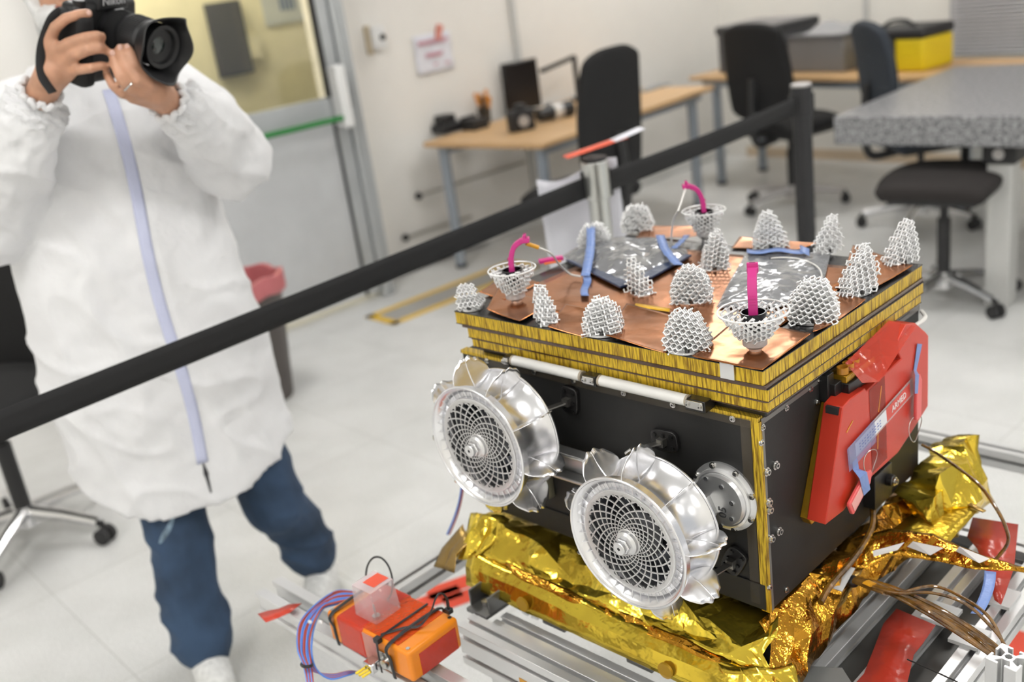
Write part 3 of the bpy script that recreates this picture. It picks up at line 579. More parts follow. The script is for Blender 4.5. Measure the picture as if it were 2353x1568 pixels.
    for k in range(9):
        a = math.radians(ph_deg(ph)+k*40); rd = Vector((math.cos(a), math.sin(a), 0)); td = Vector((-math.sin(a), math.cos(a), 0)); N_ = 30
        def pf(u, v):
            z = Wd*(.0+u*1.0); lo = rb(z)-.001; hi = R+.0365*math.sin(math.pi*u)**.55*(1+.055*math.sin(math.pi*u)*math.cos(u*2*math.pi*5)) if 0 < u < 1 else R+.0005
            return M @ (rd*(lo+(hi-lo)*v)+td*.003*math.sin(v*math.pi)*math.sin(u*math.pi)+Vector((0, 0, z)))
        pd = obj('grouser', G().grid(pf, N_, 6), ALU, w, thick=.0009)
        g = G(); u_ = .5; g.tube([pf(u_, v)+Vector((0, 0, 0)) for v in (0, .35, .7, 1)], [.0013, .0013, .0011, .0008], 6); obj('grouser_rib', g, ALU, pd)
    lg = obj('suspension_leg', G(), ALU2, rover) if False else None
    return w
def ph_deg(p): return math.degrees(p)
wheel(-.1535, -.2430, math.radians(8), 0); wheel(-.4420, -.1625, math.radians(-12), 0)
g = G(); g.tube([(-.1535, -.035, -.243), (-.1535, -.022, -.243), (-.12, -.020, -.235), (-.085, -.016, -.219)], [.018, .020, .018, .015], 16); obj('suspension_leg', g, ALU2, rover)
g = G(); g.tube([(-.442, -.035, -.1625), (-.442, -.022, -.1625), (-.46, -.012, -.19), (-.50, .0, -.22)], [.018, .02, .018, .02], 16); obj('suspension_leg', g, ALU2, rover)
g = G().box(-.42, -.18, -.030, -.006, -.2035, -.1975).box(-.42, -.18, -.030, -.006, -.2475, -.2415).box(-.41, -.19, -.010, -.006, -.2415, -.2035)
obj('cross_arm', g, ALU2, rover, bev=.002)
obj('rear_stub', G().cyl((-.445, .004, -.245), (-.445, .004, -.315), .021, n=24), mat('stub khaki', (.30, .28, .20), .5), rover, bev=.003)
# open metal lattice, cut to a shape
LAT = mat('lattice silver', (.93, .93, .93), .32, metal=.35)
SC_ = mat('cup grey', (.62, .60, .60), .4, metal=.3, bump=.3, bscale=500)  # own grey of the cup stubs below the funnels
OFF = [(0, 0, 0), (0, .5, .5), (.5, 0, .5), (.5, .5, 0)]; NB = [(1, 1, 1), (1, -1, -1), (-1, 1, -1), (-1, -1, 1)]
TILT = Matrix.Rotation(math.radians(54.7), 3, 'X') @ Matrix.Rotation(math.radians(45), 3, 'Z')
def lattice(inside, box, a, r, M, TILT=TILT):
    vs, fs = [], []; n = 5; L = max(abs(c) for c in box)*1.8; k = int(L/a)+2; nodes_ = []
    seen = set()
    for i in range(-k, k+1):
        for j in range(-k, k+1):
            for l in range(-k, k+1):
                for ox, oy, oz in OFF:
                    p = TILT @ Vector(((i+ox)*a, (j+oy)*a, (l+oz)*a))
                    if abs(p.x) > box[0]+a or abs(p.y) > box[1]+a or p.z < -a or p.z > box[2]+a: continue
                    for nb in NB:
                        q = p+TILT @ Vector(nb)*(a/4)
                        if not (inside(p) and inside(q)): continue
                        for e in (p, q):
                            key = (round(e.x, 5), round(e.y, 5), round(e.z, 5))
                            if key not in seen: seen.add(key); nodes_.append(e)
                        d = (q-p).normalized(); u = d.orthogonal().normalized(); w = d.cross(u); o = len(vs)
                        for e in (p, q):
                            for t in range(n): c = 2*math.pi*t/n; vs.append(e+(u*math.cos(c)+w*math.sin(c))*r)
                        fs += [(o+t, o+(t+1) % n, o+n+(t+1) % n, o+n+t) for t in range(n)]
    for e in nodes_:
        o = len(vs); R_ = r*1.55
        vs += [e+Vector(d)*R_ for d in ((1, 0, 0), (-1, 0, 0), (0, 1, 0), (0, -1, 0), (0, 0, 1), (0, 0, -1))]
        fs += [(o, o+2, o+4), (o+2, o+1, o+4), (o+1, o+3, o+4), (o+3, o, o+4), (o+2, o, o+5), (o+1, o+2, o+5), (o+3, o+1, o+5), (o, o+3, o+5)]
    me = bpy.data.meshes.new('lattice'); me.from_pydata([M @ v for v in vs], [], fs); me.materials.append(LAT)
    me.polygons.foreach_set('use_smooth', [True]*len(me.polygons)); return me
def pad(px, py, Wp, Tp, Hp, face, lean, p=1.6, back=0.):
    """face: heading in rover axes of the pad's broad side; lean: sideways shift of the tip"""
    b_ = rz(px, py, .004); Mp = Matrix.Translation((b_.x, b_.y, .001)) @ Matrix.Rotation(face, 4, 'Z')
    def ins(v):
        z = v.z/Hp
        if z < 0.02 or z > 1: return False
        x = (v.x-lean*z*.9)/(Wp/2); y = (v.y-back*z)/(Tp/2)
        sc = .80+.35*z if z < .35 else .92
        return abs(x/sc)**p+z**p*.9 < 1 and abs(y) < 1.0-.45*z
    me = lattice(ins, (Wp/2+abs(lean), Tp/2+abs(back), Hp), .0116, .00122, Mp, Matrix.Rotation(px*.7, 3, 'X') @ Matrix.Rotation(py*.9, 3, 'Y') @ Matrix.Rotation(px*.31, 3, 'Z'))
    o = bpy.data.objects.new('lattice_pad', me); COL.objects.link(o); o.parent = rover
    obj('pad_base', G().lathe([(.5, 0), (.5, .003), (.42, .005), (0, .005)], 24, Mp @ Matrix.Diagonal((Wp*.72, Tp*.85, 1, 1))), ALU2, o)
    obj('base_screw', G().cyl(Mp @ Vector((0, -Tp*.38, .004)), Mp @ Vector((0, -Tp*.38, .009)), .0035, n=14), mat('screw dark', (.08, .08, .08), .3, metal=.8), o)
    return o
R_ = math.radians
FA = R_(30)                                 # broad side towards the viewer
for a in [(1084, 706, .052, .040, .044, FA, -.008, 1.9), (1258, 738, .058, .036, .060, R_(-28), -.020, 1.35), (1387, 762, .074, .046, .058, FA, 0, 1.75),
          (1582, 800, .080, .048, .062, FA, -.004, 1.7), (1368, 566, .074, .044, .050, FA, 0, 2.1), (1466, 528, .076, .046, .056, FA, 0, 2.1),
          (1472, 672, .062, .034, .060, R_(-20), -.018, 1.4), (1590, 690, .080, .046, .062, FA, 0, 1.7), (1640, 615, .066, .042, .070, R_(40), .010, 1.3),
          (1772, 566, .078, .042, .070, FA, -.006, 1.25), (1898, 578, .062, .032, .066, R_(70), .018, 1.35), (2066, 602, .072, .034, .072, R_(66), .020, 1.4),
          (1968, 672, .076, .036, .076, R_(66), .018, 1.45), (1868, 732, .086, .052, .064, FA, .004, 1.9)]: pad(*a)
# perforated funnels with a flat collar
def funnel(px, py, H_, Rt):
    b_ = rz(px, py, .002); Mp = Matrix.Translation((b_.x, b_.y, .001))
    def ins(v):
        r = math.hypot(v.x, v.y); z = v.z/H_
        if z < .30 or z > .98: return False
        ro = .0165+(Rt-.0165)*max(0, (z-.26)/.72)**.82
        if z > .90: return r < Rt*.97 and r > Rt*.40
        return r < ro and r > ro-.0125
    me = lattice(ins, (Rt, Rt, H_), .0108, .00120, Mp, Matrix.Rotation(.5, 3, 'X') @ Matrix.Rotation(.35, 3, 'Y') @ Matrix.Rotation(.2, 3, 'Z'))
    o = bpy.data.objects.new('lattice_funnel', me); COL.objects.link(o); o.parent = rover
    obj('funnel_rim', G().tube([Mp @ Vector((Rt*math.cos(a), Rt*math.sin(a), H_)) for a in np.linspace(0, 2*math.pi, 49)[:-1]], .0014, 8, closed=True), mat('rim white', (.88, .88, .87), .35, metal=.2), o)
    obj('funnel_cup', G().lathe([(.0165, .012), (.0175, .030), (.0165, .034), (.015, .034), (.014, .014), (0, .014)], 28, Mp).lathe([(.0, .008), (.012, .008), (.0165, .014)], 28, Mp), SC_, o)
    obj('inner_ring', G().lathe([(.0155, H_-.016), (.0175, H_-.001), (.0155, H_-.001), (.0135, H_-.016)], 28, Mp, closed=True), mat('ring dark', (.05, .05, .055), .25, metal=.9), o)
    obj('stem', G().cyl(Mp @ Vector((0, 0, -.001)), Mp @ Vector((0, 0, .012)), .0085), ALU2, o)
    obj('throat', G().cyl(Mp @ Vector((0, 0, .03)), Mp @ Vector((0, 0, H_-.016)), .0135, n=24), BLK, o)
    return Vector((b_.x, b_.y, .001))
FN = [funnel(1187, 697, .062, .040), funnel(1622, 553, .060, .040), funnel(1736, 808, .060, .0475)]
# copper film sheets on the top
COP = mat('copper film', (.46, .17, .055), .22, metal=.92, bump=.08, bscale=14, var=.25, vscale=9)
def cop(poly, z=.0022, curl=.0, n=1):
    P = [rz(x, y, z) if not isinstance(x, float) else Vector((x, y, z)) for x, y in poly]
    a, b_, c, d = [Vector((p.x, p.y, 0)) for p in P]; s = random.random()*9
    def f(u, v):
        q = a.lerp(b_, u).lerp(d.lerp(c, u), v); e = (2*u-1)**6*.5+(2*v-1)**6*.5
        q.z = z+curl*e*(.5+nz(q, 14, s))+.0009*nz(q, 22, s+4); return q
    return obj('copper_sheet', G().grid(f, 26, 26), COP, rover, thick=.0005)
cop([(-.555, .055), (-.06, .055), (-.06, .425), (-.555, .425)], .0020)
cop([(1118, 712), (1195, 742), (1262, 700), (1150, 655)], .0042, .003)
cop([(1258, 752), (1340, 776), (1410, 725), (1300, 700)], .0040, .003)
cop([(1385, 770), (1528, 816), (1600, 740), (1440, 700)], .0040, .003)
cop([(1590, 822), (1752, 853), (1865, 768), (1690, 735)], .0042, .003)
cop([(1868, 768), (1925, 738), (1990, 690), (1880, 660)], .0038, .003)
cop([(1925, 660), (2010, 662), (2098, 612), (1960, 566)], .0042, .003)
cop([(1460, 548), (1600, 545), (1640, 520), (1480, 520)], .0040, .002)
cop([(1680, 570), (1830, 575), (1880, 560), (1700, 545)], .0036, .002)
cop([(1100, 672), (1160, 690), (1240, 650), (1170, 628)], .0036, .002)
obj('yellow_tape_strip', G().grid(lambda u, v: rz(1460+u*80-v*2, 697+u*12+v*8, .0048), 6, 1), mat('yellow film', (.75, .42, .01), .35), rover, thick=.0003)
# side panel frame, bracket and connectors on the right face
pn = [(.184, -.103), (.248, -.106), (.44, -.10), (.44, -.24), (.32, -.29), (.112, -.290), (.103, -.276)]
obj('side_panel_edge', G().prism([Vector((X1, y, z)) for y, z in pn], (.014, 0, 0)), GOLD, rover, bev=.001)
obj('side_bracket', G().box(X1, X1+.022, .178, .30, -.118, -.090).box(X1, X1+.014, .172, .19, -.118, -.075).box(X1+.0, X1+.034, .196, .30, -.112, -.094), DARK, rover, bev=.001)
for y in (.205, .222, .239, .256, .273):
    obj('amber_cup', G().lathe([(.0085, 0), (.0085, .010), (.0072, .010), (.0072, .001), (0, .001)], 20, Matrix.Translation((X1+.020, y, -.082))), mat('amber plastic', (.62, .28, .03), .12, alpha=.7), rover)
obj('connector_block', G().box(X1, X1+.03, .197, .285, -.094, -.083), GOLD, rover, bev=.001)
obj('lower_bracket', G().box(X1, X1+.02, .30, .36, -.36, -.30).cyl((X1+.02, .345, -.325), (X1+.03, .345, -.325), .010), DARK, rover, bev=.001)
screw((X1+.03, .345, -.325), (1, 0, 0), .005, .006)
# ------------------------------------------------------------------ things lying on or held by the rover
PINK = mat('pink plastic', (.60, .035, .24), .40, sub=.0); PINKD = mat('pink dark', (.25, .015, .10), .5)
def hook(i, label, ang, lean=0.):
    o = MR @ FN[i]; t = thing('pink_hook', label, 'hook', o, RA+ang)
    P = crv([(0, 0, .034), (.0, 0, .060), (.002, 0, .082), (.010, 0, .100), (.026, 0, .110)], 6)
    g = G(); n = len(P); vs = []
    for k_, p in enumerate(P):
        d = (P[min(k_+1, n-1)]-P[max(k_-1, 0)]).normalized(); s_ = Vector((0, 1, 0)); u = s_.cross(d)
        for a_, b_ in ((-1, -1), (1, -1), (1, 1), (-1, 1)): vs.append(p+s_*a_*.0062+u*b_*.0042)
    g.add(vs, [(4*k_+j, 4*k_+(j+1) % 4, 4*k_+4+(j+1) % 4, 4*k_+4+j) for k_ in range(n-1) for j in range(4)]+[(0, 1, 2, 3), (4*n-4, 4*n-1, 4*n-2, 4*n-3)])
    obj('arm', g, PINK, t, bev=.001)
    obj('clip', G().box(.022, .036, -.0075, .0075, .105, .113).box(.026, .031, -.0075, .0075, .112, .119), PINK, t, bev=.001)
    obj('slot', G().box(.0265, .0305, -.004, .004, .119, .1193), PINKD, t)
    for z_ in (.07, .078): obj('grip_ridge', G().box(-.0045, -.0040, -.0055, .0055, z_, z_+.003), PINK, t)
    return t
hook(0, 'curved pink hook in the left lattice funnel with an amber taped cable', math.radians(38))
hook(1, 'curved pink hook in the far lattice funnel with a white cable', math.radians(222))
hook(2, 'pink hook seen end on in the nearest lattice funnel', math.radians(118))
WCB = mat('white cable', (.82, .80, .76), .4); BTP = mat('blue tape', (.22, .34, .70), .32, alpha=.78, bump=.4, bscale=70); AMB = mat('amber tape', (.70, .33, .02), .3)
def cable(name, label, pts, r, m, tape=None, cat='cable', n=8):
    pts = [Vector(p) for p in pts]; o = pts[0].copy(); t = thing(name, label, cat, MR @ o, RA)
    P = crv([p-o for p in pts], 8); obj('sheath', G().tube(P, r, 8), m, t)
    if tape: obj('tape_wrap', G().tube(P[tape[0]:tape[1]], r*2.1, 8), tape[2], t)
    return t
def at(x, y, z): return rz(x, y, z)
h0 = FN[0]; A_ = h0+Vector((math.cos(math.radians(38))*.03, math.sin(math.radians(38))*.03, .103))
cable('white_cable', 'white cable drooping from the left pink hook to the blue taped bag', [A_, at(1262, 580, .08), at(1285, 608, .04), at(1310, 630, .012), at(1335, 636, .008)], .0017, WCB, (0, 5, AMB))
A_ = FN[1]+Vector((math.cos(math.radians(222))*.03, math.sin(math.radians(222))*.03, .106))
cable('white_cable', 'white cable falling from the far pink hook behind the big bag', [A_, at(1560, 480, .10), at(1548, 505, .07), at(1543, 540, .035), at(1544, 566, .010)], .0017, WCB)
FILM = mat('antistatic film', (.33, .335, .35), .16, metal=.4, alpha=.80, bump=.4, bscale=14); NAVY = mat('navy sleeve', (.012, .03, .085), .3, bump=.2, bscale=40)
def bag(label, poly, h, m, taper=1.):
    P = [at(x, y, .006) for x, y in poly]; c = sum(P, Vector())/len(P); t = thing('clear_bag', label, 'bag', MR @ c, RA)
    n = len(P)
    def f(u, v):
        a = u*n; i = int(a) % n; e = P[i].lerp(P[(i+1) % n], a-int(a))-c; q = e*(v**.8); q.z = h*(1-v**2.6)*(.75+.5*nz(q, 26, 3))*(1)+.0015*nz(q, 70, 5); return q
    g = G().grid(f, 14*n, 14); obj('film', g, m, t)
    obj('under_sheet', G().prism([(p-c)*.97 for p in P], (0, 0, .0008)), m, t); return t, c
t, c = bag('crumpled clear bag over a navy sleeve taped on the rover top', [(1292, 588), (1340, 560), (1420, 545), (1500, 548), (1572, 562), (1585, 590), (1500, 625), (1440, 655), (1375, 630), (1310, 605)], .022, FILM)
P = [at(*p, .0055)-c for p in [(1300, 600), (1425, 664), (1500, 640), (1590, 590), (1575, 588), (1490, 620), (1425, 638), (1345, 606)]]; obj('navy_sleeve', G().prism(P, (0, 0, .004)), NAVY, t, bev=.001)
obj('contents', G().sph(at(1470, 585, .010)-c, .05, (1.1, .8, .16)), mat('contents grey', (.30, .27, .25), .5, bump=.4, bscale=30), t)
tp = [((1358, 520, .045), (1356, 575, .026), (1345, 635, .012)), ((1516, 540, .020), (1530, 575, .022), (1560, 610, .014)), ((1580, 540, .014), (1560, 560, .016), (1545, 572, .018))]
for k_, (a_, b_, c_) in enumerate(tp):
    L_ = crv([at(*a_)-c, at(*b_)-c, at(*c_)-c], 8); sd = (at(1400, 600, 0)-at(1380, 600, 0)).normalized()
    vs = [p+sd*s_*(.0088 if k_ < 2 else .006)+Vector((0, 0, .001*math.sin(i*1.7))) for i, p in enumerate(L_) for s_ in (-1, 1)]
    obj('blue_tape', G().add(vs, [(2*i, 2*i+1, 2*i+3, 2*i+2) for i in range(len(L_)-1)]), BTP, t, thick=.0004)
obj('tape_curl', G().grid(lambda u, v: at(1337+18*u+4*math.sin(v*6), 632+48*v, .006+.004*math.sin(v*9))-c, 3, 12), BTP, t, thick=.0004)
t, c = bag('flat clear bag with a coiled white cord inside right of the far funnel', [(1716, 577), (1810, 580), (1908, 584), (1895, 640), (1850, 672), (1800, 704), (1720, 708), (1646, 706), (1680, 640)], .009, FILM)
obj('cord', G().tube([at(1800+88*math.cos(a), 632+40*math.sin(a), .013)-c for a in np.linspace(-1.9, 1.3, 30)], .0012, 6), WCB, t)
obj('blue_tape', G().grid(lambda u, v: at(1716+135*u, 572+9*v+3*math.sin(u*9), .010+.004*v)-c, 14, 2), BTP, t, thick=.0004)
obj('blue_tape', G().grid(lambda u, v: at(1838+22*v, 563+9*v+16*u, .014)-c, 6, 2), BTP, t, thick=.0004)
t = thing('pink_clip', 'flat pink clip with an orange tag lying beside the left edge of the crumpled bag', 'clip', MR @ at(1270, 600, .008), RA)
obj('body', G().box(-.026, .020, -.008, .006, 0, .007, Matrix.Rotation(.9, 4, 'Z')), PINK, t, bev=.001); obj('tag', G().box(-.018, .014, -.017, -.009, 0, .002, Matrix.Rotation(.9, 4, 'Z')), mat('orange tag', (.75, .20, .03), .4), t)
# red protective cover
RED = mat('cover red', (.56, .038, .018), .34, bump=.04, bscale=160, var=.05); XF = .028
co = [(.158, -.112), (.178, -.108), (.226, -.110), (.229, -.116), (.344, -.108), (.335, -.096), (.333, -.074), (.361, -.057), (.393, -.066), (.430, -.094), (.441, -.104), (.441, -.228), (.390, -.246), (.330, -.264), (.245, -.264), (.186, -.270), (.152, -.278), (.098, -.274)]
org = Vector((.0, .27, -.19)); cov = thing('protective_cover', 'red angular protective cover mounted on the right side of the rover', 'cover', MR @ org, RA)
obj('shell', G().prism([Vector((XF, y, z))-org for y, z in co], (-.030, 0, 0)), RED, cov, bev=.0015)
bs = [(.108, -.268), (.160, -.118), (.176, -.112), (.23, -.118), (.34, -.112), (.436, -.112), (.436, -.225), (.33, -.258), (.15, -.272)]
obj('vent_slot', G().box(XF-.024, XF-.005, .1515, .1600, -.1235, -.1130, Matrix.Translation(-org)), BLK, cov)
TFM = mat('red film', (.70, .07, .04), .10, alpha=.55, bump=.3, bscale=25)
fp = [(XF+.006, .205, -.092), (XF+.010, .25, -.107), (XF+.004, .385, -.068), (XF-.02, .345, -.048), (XF-.025, .215, -.070)]
obj('film_flap', G().add([Vector(p)-org for p in fp], [(0, 1, 2, 3, 4)]), TFM, cov, thick=.0005, smooth=False)
def onc(y, z, x=XF+.0006): return Vector((x, y, z))-org
obj('tape_patch', G().add([onc(.236, -.118), onc(.286, -.113), onc(.292, -.255), onc(.243, -.258)], [(0, 1, 2, 3)]), mat('brown tape', (.42, .16, .09), .35, alpha=.8), cov, thick=.0003, smooth=False)
obj('tape_patch', G().add([onc(.236, -.118), onc(.286, -.113), onc(.292, -.255), onc(.243, -.258)], [(0, 1, 2, 3)]), TFM, cov, thick=.0003, smooth=False)
for y, z, l, a_ in ((.175, -.150, .022, .5), (.262, -.20, .05, 1.5), (.270, -.145, .04, 1.3)):
    obj('yellow_thread', G().bar(onc(y-l/2*math.cos(a_), z-l/2*math.sin(a_)), onc(y+l/2*math.cos(a_), z+l/2*math.sin(a_)), .0018, .0006, (1, 0, 0)), AMB, cov)
# ribbon tag with lettering
tg = thing('warning_tag', 'clear sleeved red and white tag taped diagonally across the red cover', 'tag', MR @ (org+onc(.255, -.19)), RA)
p0 = rX(1965, 1035, XF+.003); p1 = rX(2090, 895, XF+.003); dr = (p1-p0).normalized(); nr_ = Vector((1, 0, 0)).cross(dr).normalized(); L_ = (p1-p0).length; tgo = org+onc(.255, -.19)
def tq(a, b_, x=0.): return p0+dr*a*L_+nr_*b_+Vector((x, 0, 0))-tgo
def quad(a0, a1, b0, b1, x): return G().add([tq(a0, b0, x), tq(a1, b0, x), tq(a1, b1, x), tq(a0, b1, x)], [(0, 1, 2, 3)])
obj('sleeve', quad(-.10, 1.06, -.015, .015, .0), mat('clear sleeve', (.85, .72, .72), .15, alpha=.35), tg, thick=.0003, smooth=False)
obj('white_part', quad(.0, .55, -.011, .011, .0008), mat('tag white', (.80, .80, .84), .5), tg, thick=.0003, smooth=False)
obj('red_part', quad(.55, 1.0, -.011, .011, .0008), mat('tag red', (.66, .07, .05), .45), tg, thick=.0003, smooth=False)
g = G()
for i in range(9):
    for j in range(3): g.add(quad(.06+i*.045, .06+i*.045+.02+.015*((i*j) % 2), -.007+j*.005, -.005+j*.005, .0014).v, [(0, 1, 2, 3)])
o_ = obj('handwriting', g, mat('ink blue', (.10, .18, .50), .6), tg, smooth=False); o_['kind'] = 'stuff'
obj('lettering', text_geo('ARMED', .0150, frame(tq(.78, 0, .0014), dr, (1, 0, 0)), .0003), mat('letter white', (.90, .85, .84), .5), tg, smooth=False)
obj('blue_tape', quad(-.14, .33, -.022, .018, .0018), mat('blue tape thin', (.28, .32, .60), .25, alpha=.32, bump=.3, bscale=60), tg, thick=.0003, smooth=False)
def keytag(label, body, rc, rr, tape, white):
    c0 = rX(*body[0], XF+.006); c1 = rX(*body[1], XF+.006); t = thing('key_tag', label, 'key tag', MR @ c0, RA); d = (c1-c0); w = Vector((1, 0, 0)).cross(d.normalized())
    def k(a, b_, x): return d*a+w*b_+Vector((x, 0, 0))
    W_ = .0135 if white else .0095
    out = [(0, -.7), (.04, -1), (.84, -1), (.94, -.5), (1, -.3), (1, .3), (.94, .5), (.84, 1), (.04, 1), (0, .7)]
    obj('fob', G().prism([k(a, b_*W_, 0) for a, b_ in out], (.0055, 0, 0)), mat('fob pink', (.80, .12, .12), .3, sub=.0), t, bev=.0015)
    if white: obj('label_window', G().prism([k(a, b_*W_, .0056) for a, b_ in [(.08, -.7), (.72, -.7), (.72, .7), (.08, .7)]], (.0006, 0, 0)), mat('window pink', (.88, .42, .38), .25), t)
    r0 = rX(*rc, XF+.008)-c0
    obj('split_ring', G().tube([r0+Vector((.002*math.sin(2*a), rr*math.cos(a), rr*math.sin(a))) for a in np.linspace(0, 2*math.pi, 33)[:-1]], .0008, 6, closed=True), SCR, t)
    obj('blue_tape', G().add([rX(x, y, XF+x_)-c0 for x, y, x_ in tape], [(i, i+1, i+3, i+2) for i in range(0, len(tape)-2, 2)]), BTP, t, thick=.0003, smooth=False)
keytag('pink key tag with a pale window hanging below the red cover', ((1948, 1172), (1996, 1082)), (2000, 1063), .020, [(1958, 1050, .002), (1968, 1044, .002), (1960, 1080, .004), (1974, 1078, .004), (1975, 1100, .013), (1992, 1085, .013), (1985, 1140, .013), (2000, 1125, .013)], True)
keytag('narrow pink key tag taped upright near the right edge of the red cover', ((2104, 962), (2106, 860)), (2103, 985), .022, [(2108, 790, .002), (2119, 791, .002), (2100, 850, .002), (2106, 852, .002), (2103, 862, .013), (2112, 862, .013), (2102, 905, .013), (2109, 905, .013)], False)
cable('white_cable', 'short thick white cable curving over the top of the red cover', [rX(2068, 772, .0), rX(2098, 752, .012), rX(2118, 738, .012), rX(2126, 728, .004), rX(2118, 716, -.015)], .0035, WCB)
# ------------------------------------------------------------------ the aluminium stand (rover axes)
PRO = mat('profile aluminium', (.74, .74, .74), .34, metal=.6, bump=.02, bscale=60); STEEL = mat('bracket steel', (.20, .20, .20), .38, metal=.7); PLG = mat('plate grey', (.24, .24, .235), .5, metal=.3)
def section(nx, ny, w=.04):
    """outline of a slotted profile, nx by ny modules of 40 mm, centred"""
    pts = []; s, l, d, i1, i2 = .0042, .0035, .0125, .0098, .0048
    def side(p, dr, inn, n):
        for k in range(n):
            c = p+dr*(w*(k+.5)); pts.extend([c-dr*s, c-dr*s+inn*l, c-dr*i1+inn*l, c-dr*i2+inn*d, c+dr*i2+inn*d, c+dr*i1+inn*l, c+dr*s+inn*l, c+dr*s])
    X, Y = nx*w/2, ny*w/2; a = Vector((1, 0)); b_ = Vector((0, 1))
    for p, dr, inn, n in ((Vector((-X, -Y)), a, b_, nx), (Vector((X, -Y)), b_, -a, ny), (Vector((X, Y)), -a, -b_, nx), (Vector((-X, Y)), -b_, a, ny)):
        pts.append(p); side(p, dr, inn, n)
    return pts
stand = thing('aluminium_stand', 'slotted aluminium profile stand carrying the rover and its gold foil', 'stand', MR @ Vector((-.3, .1, -1.06)), RA); SO = Vector((-.3, .1, -1.06))
def beam(p, q, nx=1, ny=1, name='beam', par=stand, O=SO, up=(0, 0, 1), end=True):
    p, q = Vector(p)-O, Vector(q)-O; d = (q-p).normalized(); a = d.cross(Vector(up)).normalized(); b_ = a.cross(d)
    poly = [p+a*v.x+b_*v.y for v in section(nx, ny)]
    o = obj(name, G().prism(poly, q-p), PRO, par, smooth=False, bev=.0006, seg=1)
    return o
TOPZ = -.50
beam((-.515, -.156, TOPZ-.04), (.62, -.156, TOPZ-.04), 1, 2); beam((-.475, -.116, TOPZ-.025), (.62, -.116, TOPZ-.025), 1, 1)
beam((-.705, -.21, TOPZ-.02), (-.705, .95, TOPZ-.02), 1, 1); beam((-.515, -.01, TOPZ-.065), (-.515, .6, TOPZ-.065))
for x0, y0 in ((-.918, -.326), (-.924, -.284)):
    g = G(); M_ = Matrix.Translation(-SO)
    g.box(x0, .1, y0, y0+.021, TOPZ-.012, TOPZ, M_).box(x0, .1, y0+.004, y0+.017, TOPZ-.036, TOPZ-.010, M_).box(x0, .1, y0, y0+.021, TOPZ-.046, TOPZ-.034, M_)
    obj('rail', g, PRO, stand, bev=.001)
for x in (.016, .104, .192): beam((x, -.13, TOPZ-.02), (x, .50, TOPZ-.02))
for x in (.040, .128): obj('shade_panel', G().box(x-.002, x+.042, -.10, .50, TOPZ-.030, TOPZ-.022, Matrix.Translation(-SO)), mat('panel shade dark', (.075, .075, .072), .4, metal=.5), stand)  # dark panels stand in for shadow and reflection between the profiles
beam((-.05, .53, TOPZ-.02), (.30, .53, TOPZ-.02)); beam((-.705, .93, TOPZ-.06), (.3, .93, TOPZ-.06))
for x, y, t_ in ((-.44, -.145, TOPZ-.085), (.235, .44, TOPZ-.0), (-.30, .62, TOPZ-.08), (-.705, .90, TOPZ-.045), (.60, -.14, TOPZ-.085)): beam((x, y, -1.06), (x, y, t_), 1, 1, 'leg', up=(0, 1, 0))
for z in (-.95,): beam((-.44, -.145, z), (.60, -.145, z)); beam((-.30, .62, z), (.235, .62, z)); beam((-.44, -.12, z), (-.30, .60, z))
obj('base_plate', G().box(-.50, .0, -.06, .46, -.462, -.450, Matrix.Translation(-SO)), PLG, stand, bev=.001)
obj('pedestal', G().box(-.42, -.10, .06, .42, -.452, -.388, Matrix.Translation(-SO)), STEEL, stand, bev=.002)
obj('riser', G().box(-.50, .0, -.06, -.02, -.50, -.462, Matrix.Translation(-SO)).box(-.50, .0, .40, .46, -.50, -.462, Matrix.Translation(-SO)), STEEL, stand, bev=.002)
for xb, yo in ((-.535, -.005), (-.40, .045), (-.22, .045)):
    g = G(); M_ = Matrix.Translation(-SO)
    g.box(xb, xb+.05, -.13+yo, -.03+yo, -.505, -.497, M_).box(xb, xb+.004, -.12+yo, -.03+yo, -.505, -.466, M_).box(xb+.046, xb+.05, -.12+yo, -.03+yo, -.505, -.466, M_)
    b_ = obj('angle_bracket', g, STEEL, stand, bev=.0015); obj('bolt', G().cyl(Vector((xb+.024, -.105+yo, -.497))-SO, Vector((xb+.024, -.105+yo, -.488))-SO, .0075, n=6), SCR, b_)
obj('label_patch', G().box(-.375, -.357, -.1768, -.1762, -.562, -.545, Matrix.Translation(-SO)), AMB, stand)
obj('corner_cap', G().box(.20, .26, .46, .52, TOPZ+.002, TOPZ+.012, Matrix.Translation(-SO)), mat('cap white', (.75, .75, .74), .5), stand)
for x0, x1, y0 in ((.155, .20, .34), (.10, .145, .25), (.155, .20, .22)): obj('white_pad', G().box(x0, x1, y0, y0+.05, TOPZ, TOPZ+.006, Matrix.Translation(-SO)), MATS['cap white'], stand)
obj('gusset_plate', G().prism([Vector(p)-SO for p in ((-.02, .03, -.498), (.06, .075, -.498), (.09, .05, -.498), (.075, -.03, -.498), (.0, -.05, -.498))], (0, 0, .003)), PLG, stand)
# loose upright profile with a hollow section near the lower right corner
c_ = rz(2318, 1510, -.36); up_ = thing('upright_profile', 'short upright slotted aluminium profile at the lower right corner of the photo', 'profile', MR @ Vector((c_.x, c_.y, -.36)), RA-.15)
beam((0, 0, -.70), (0, 0, 0), 1, 1, 'profile_body', up_, Vector(), (0, 1, 0)); obj('core_bore', G().prism([Vector(((.0048 if i % 2 else .0036)*math.cos(i*math.pi/8), (.0048 if i % 2 else .0036)*math.sin(i*math.pi/8), .0003)) for i in range(16)], (0, 0, .0004)), mat('bore dark', (.10, .10, .10), .5), up_)
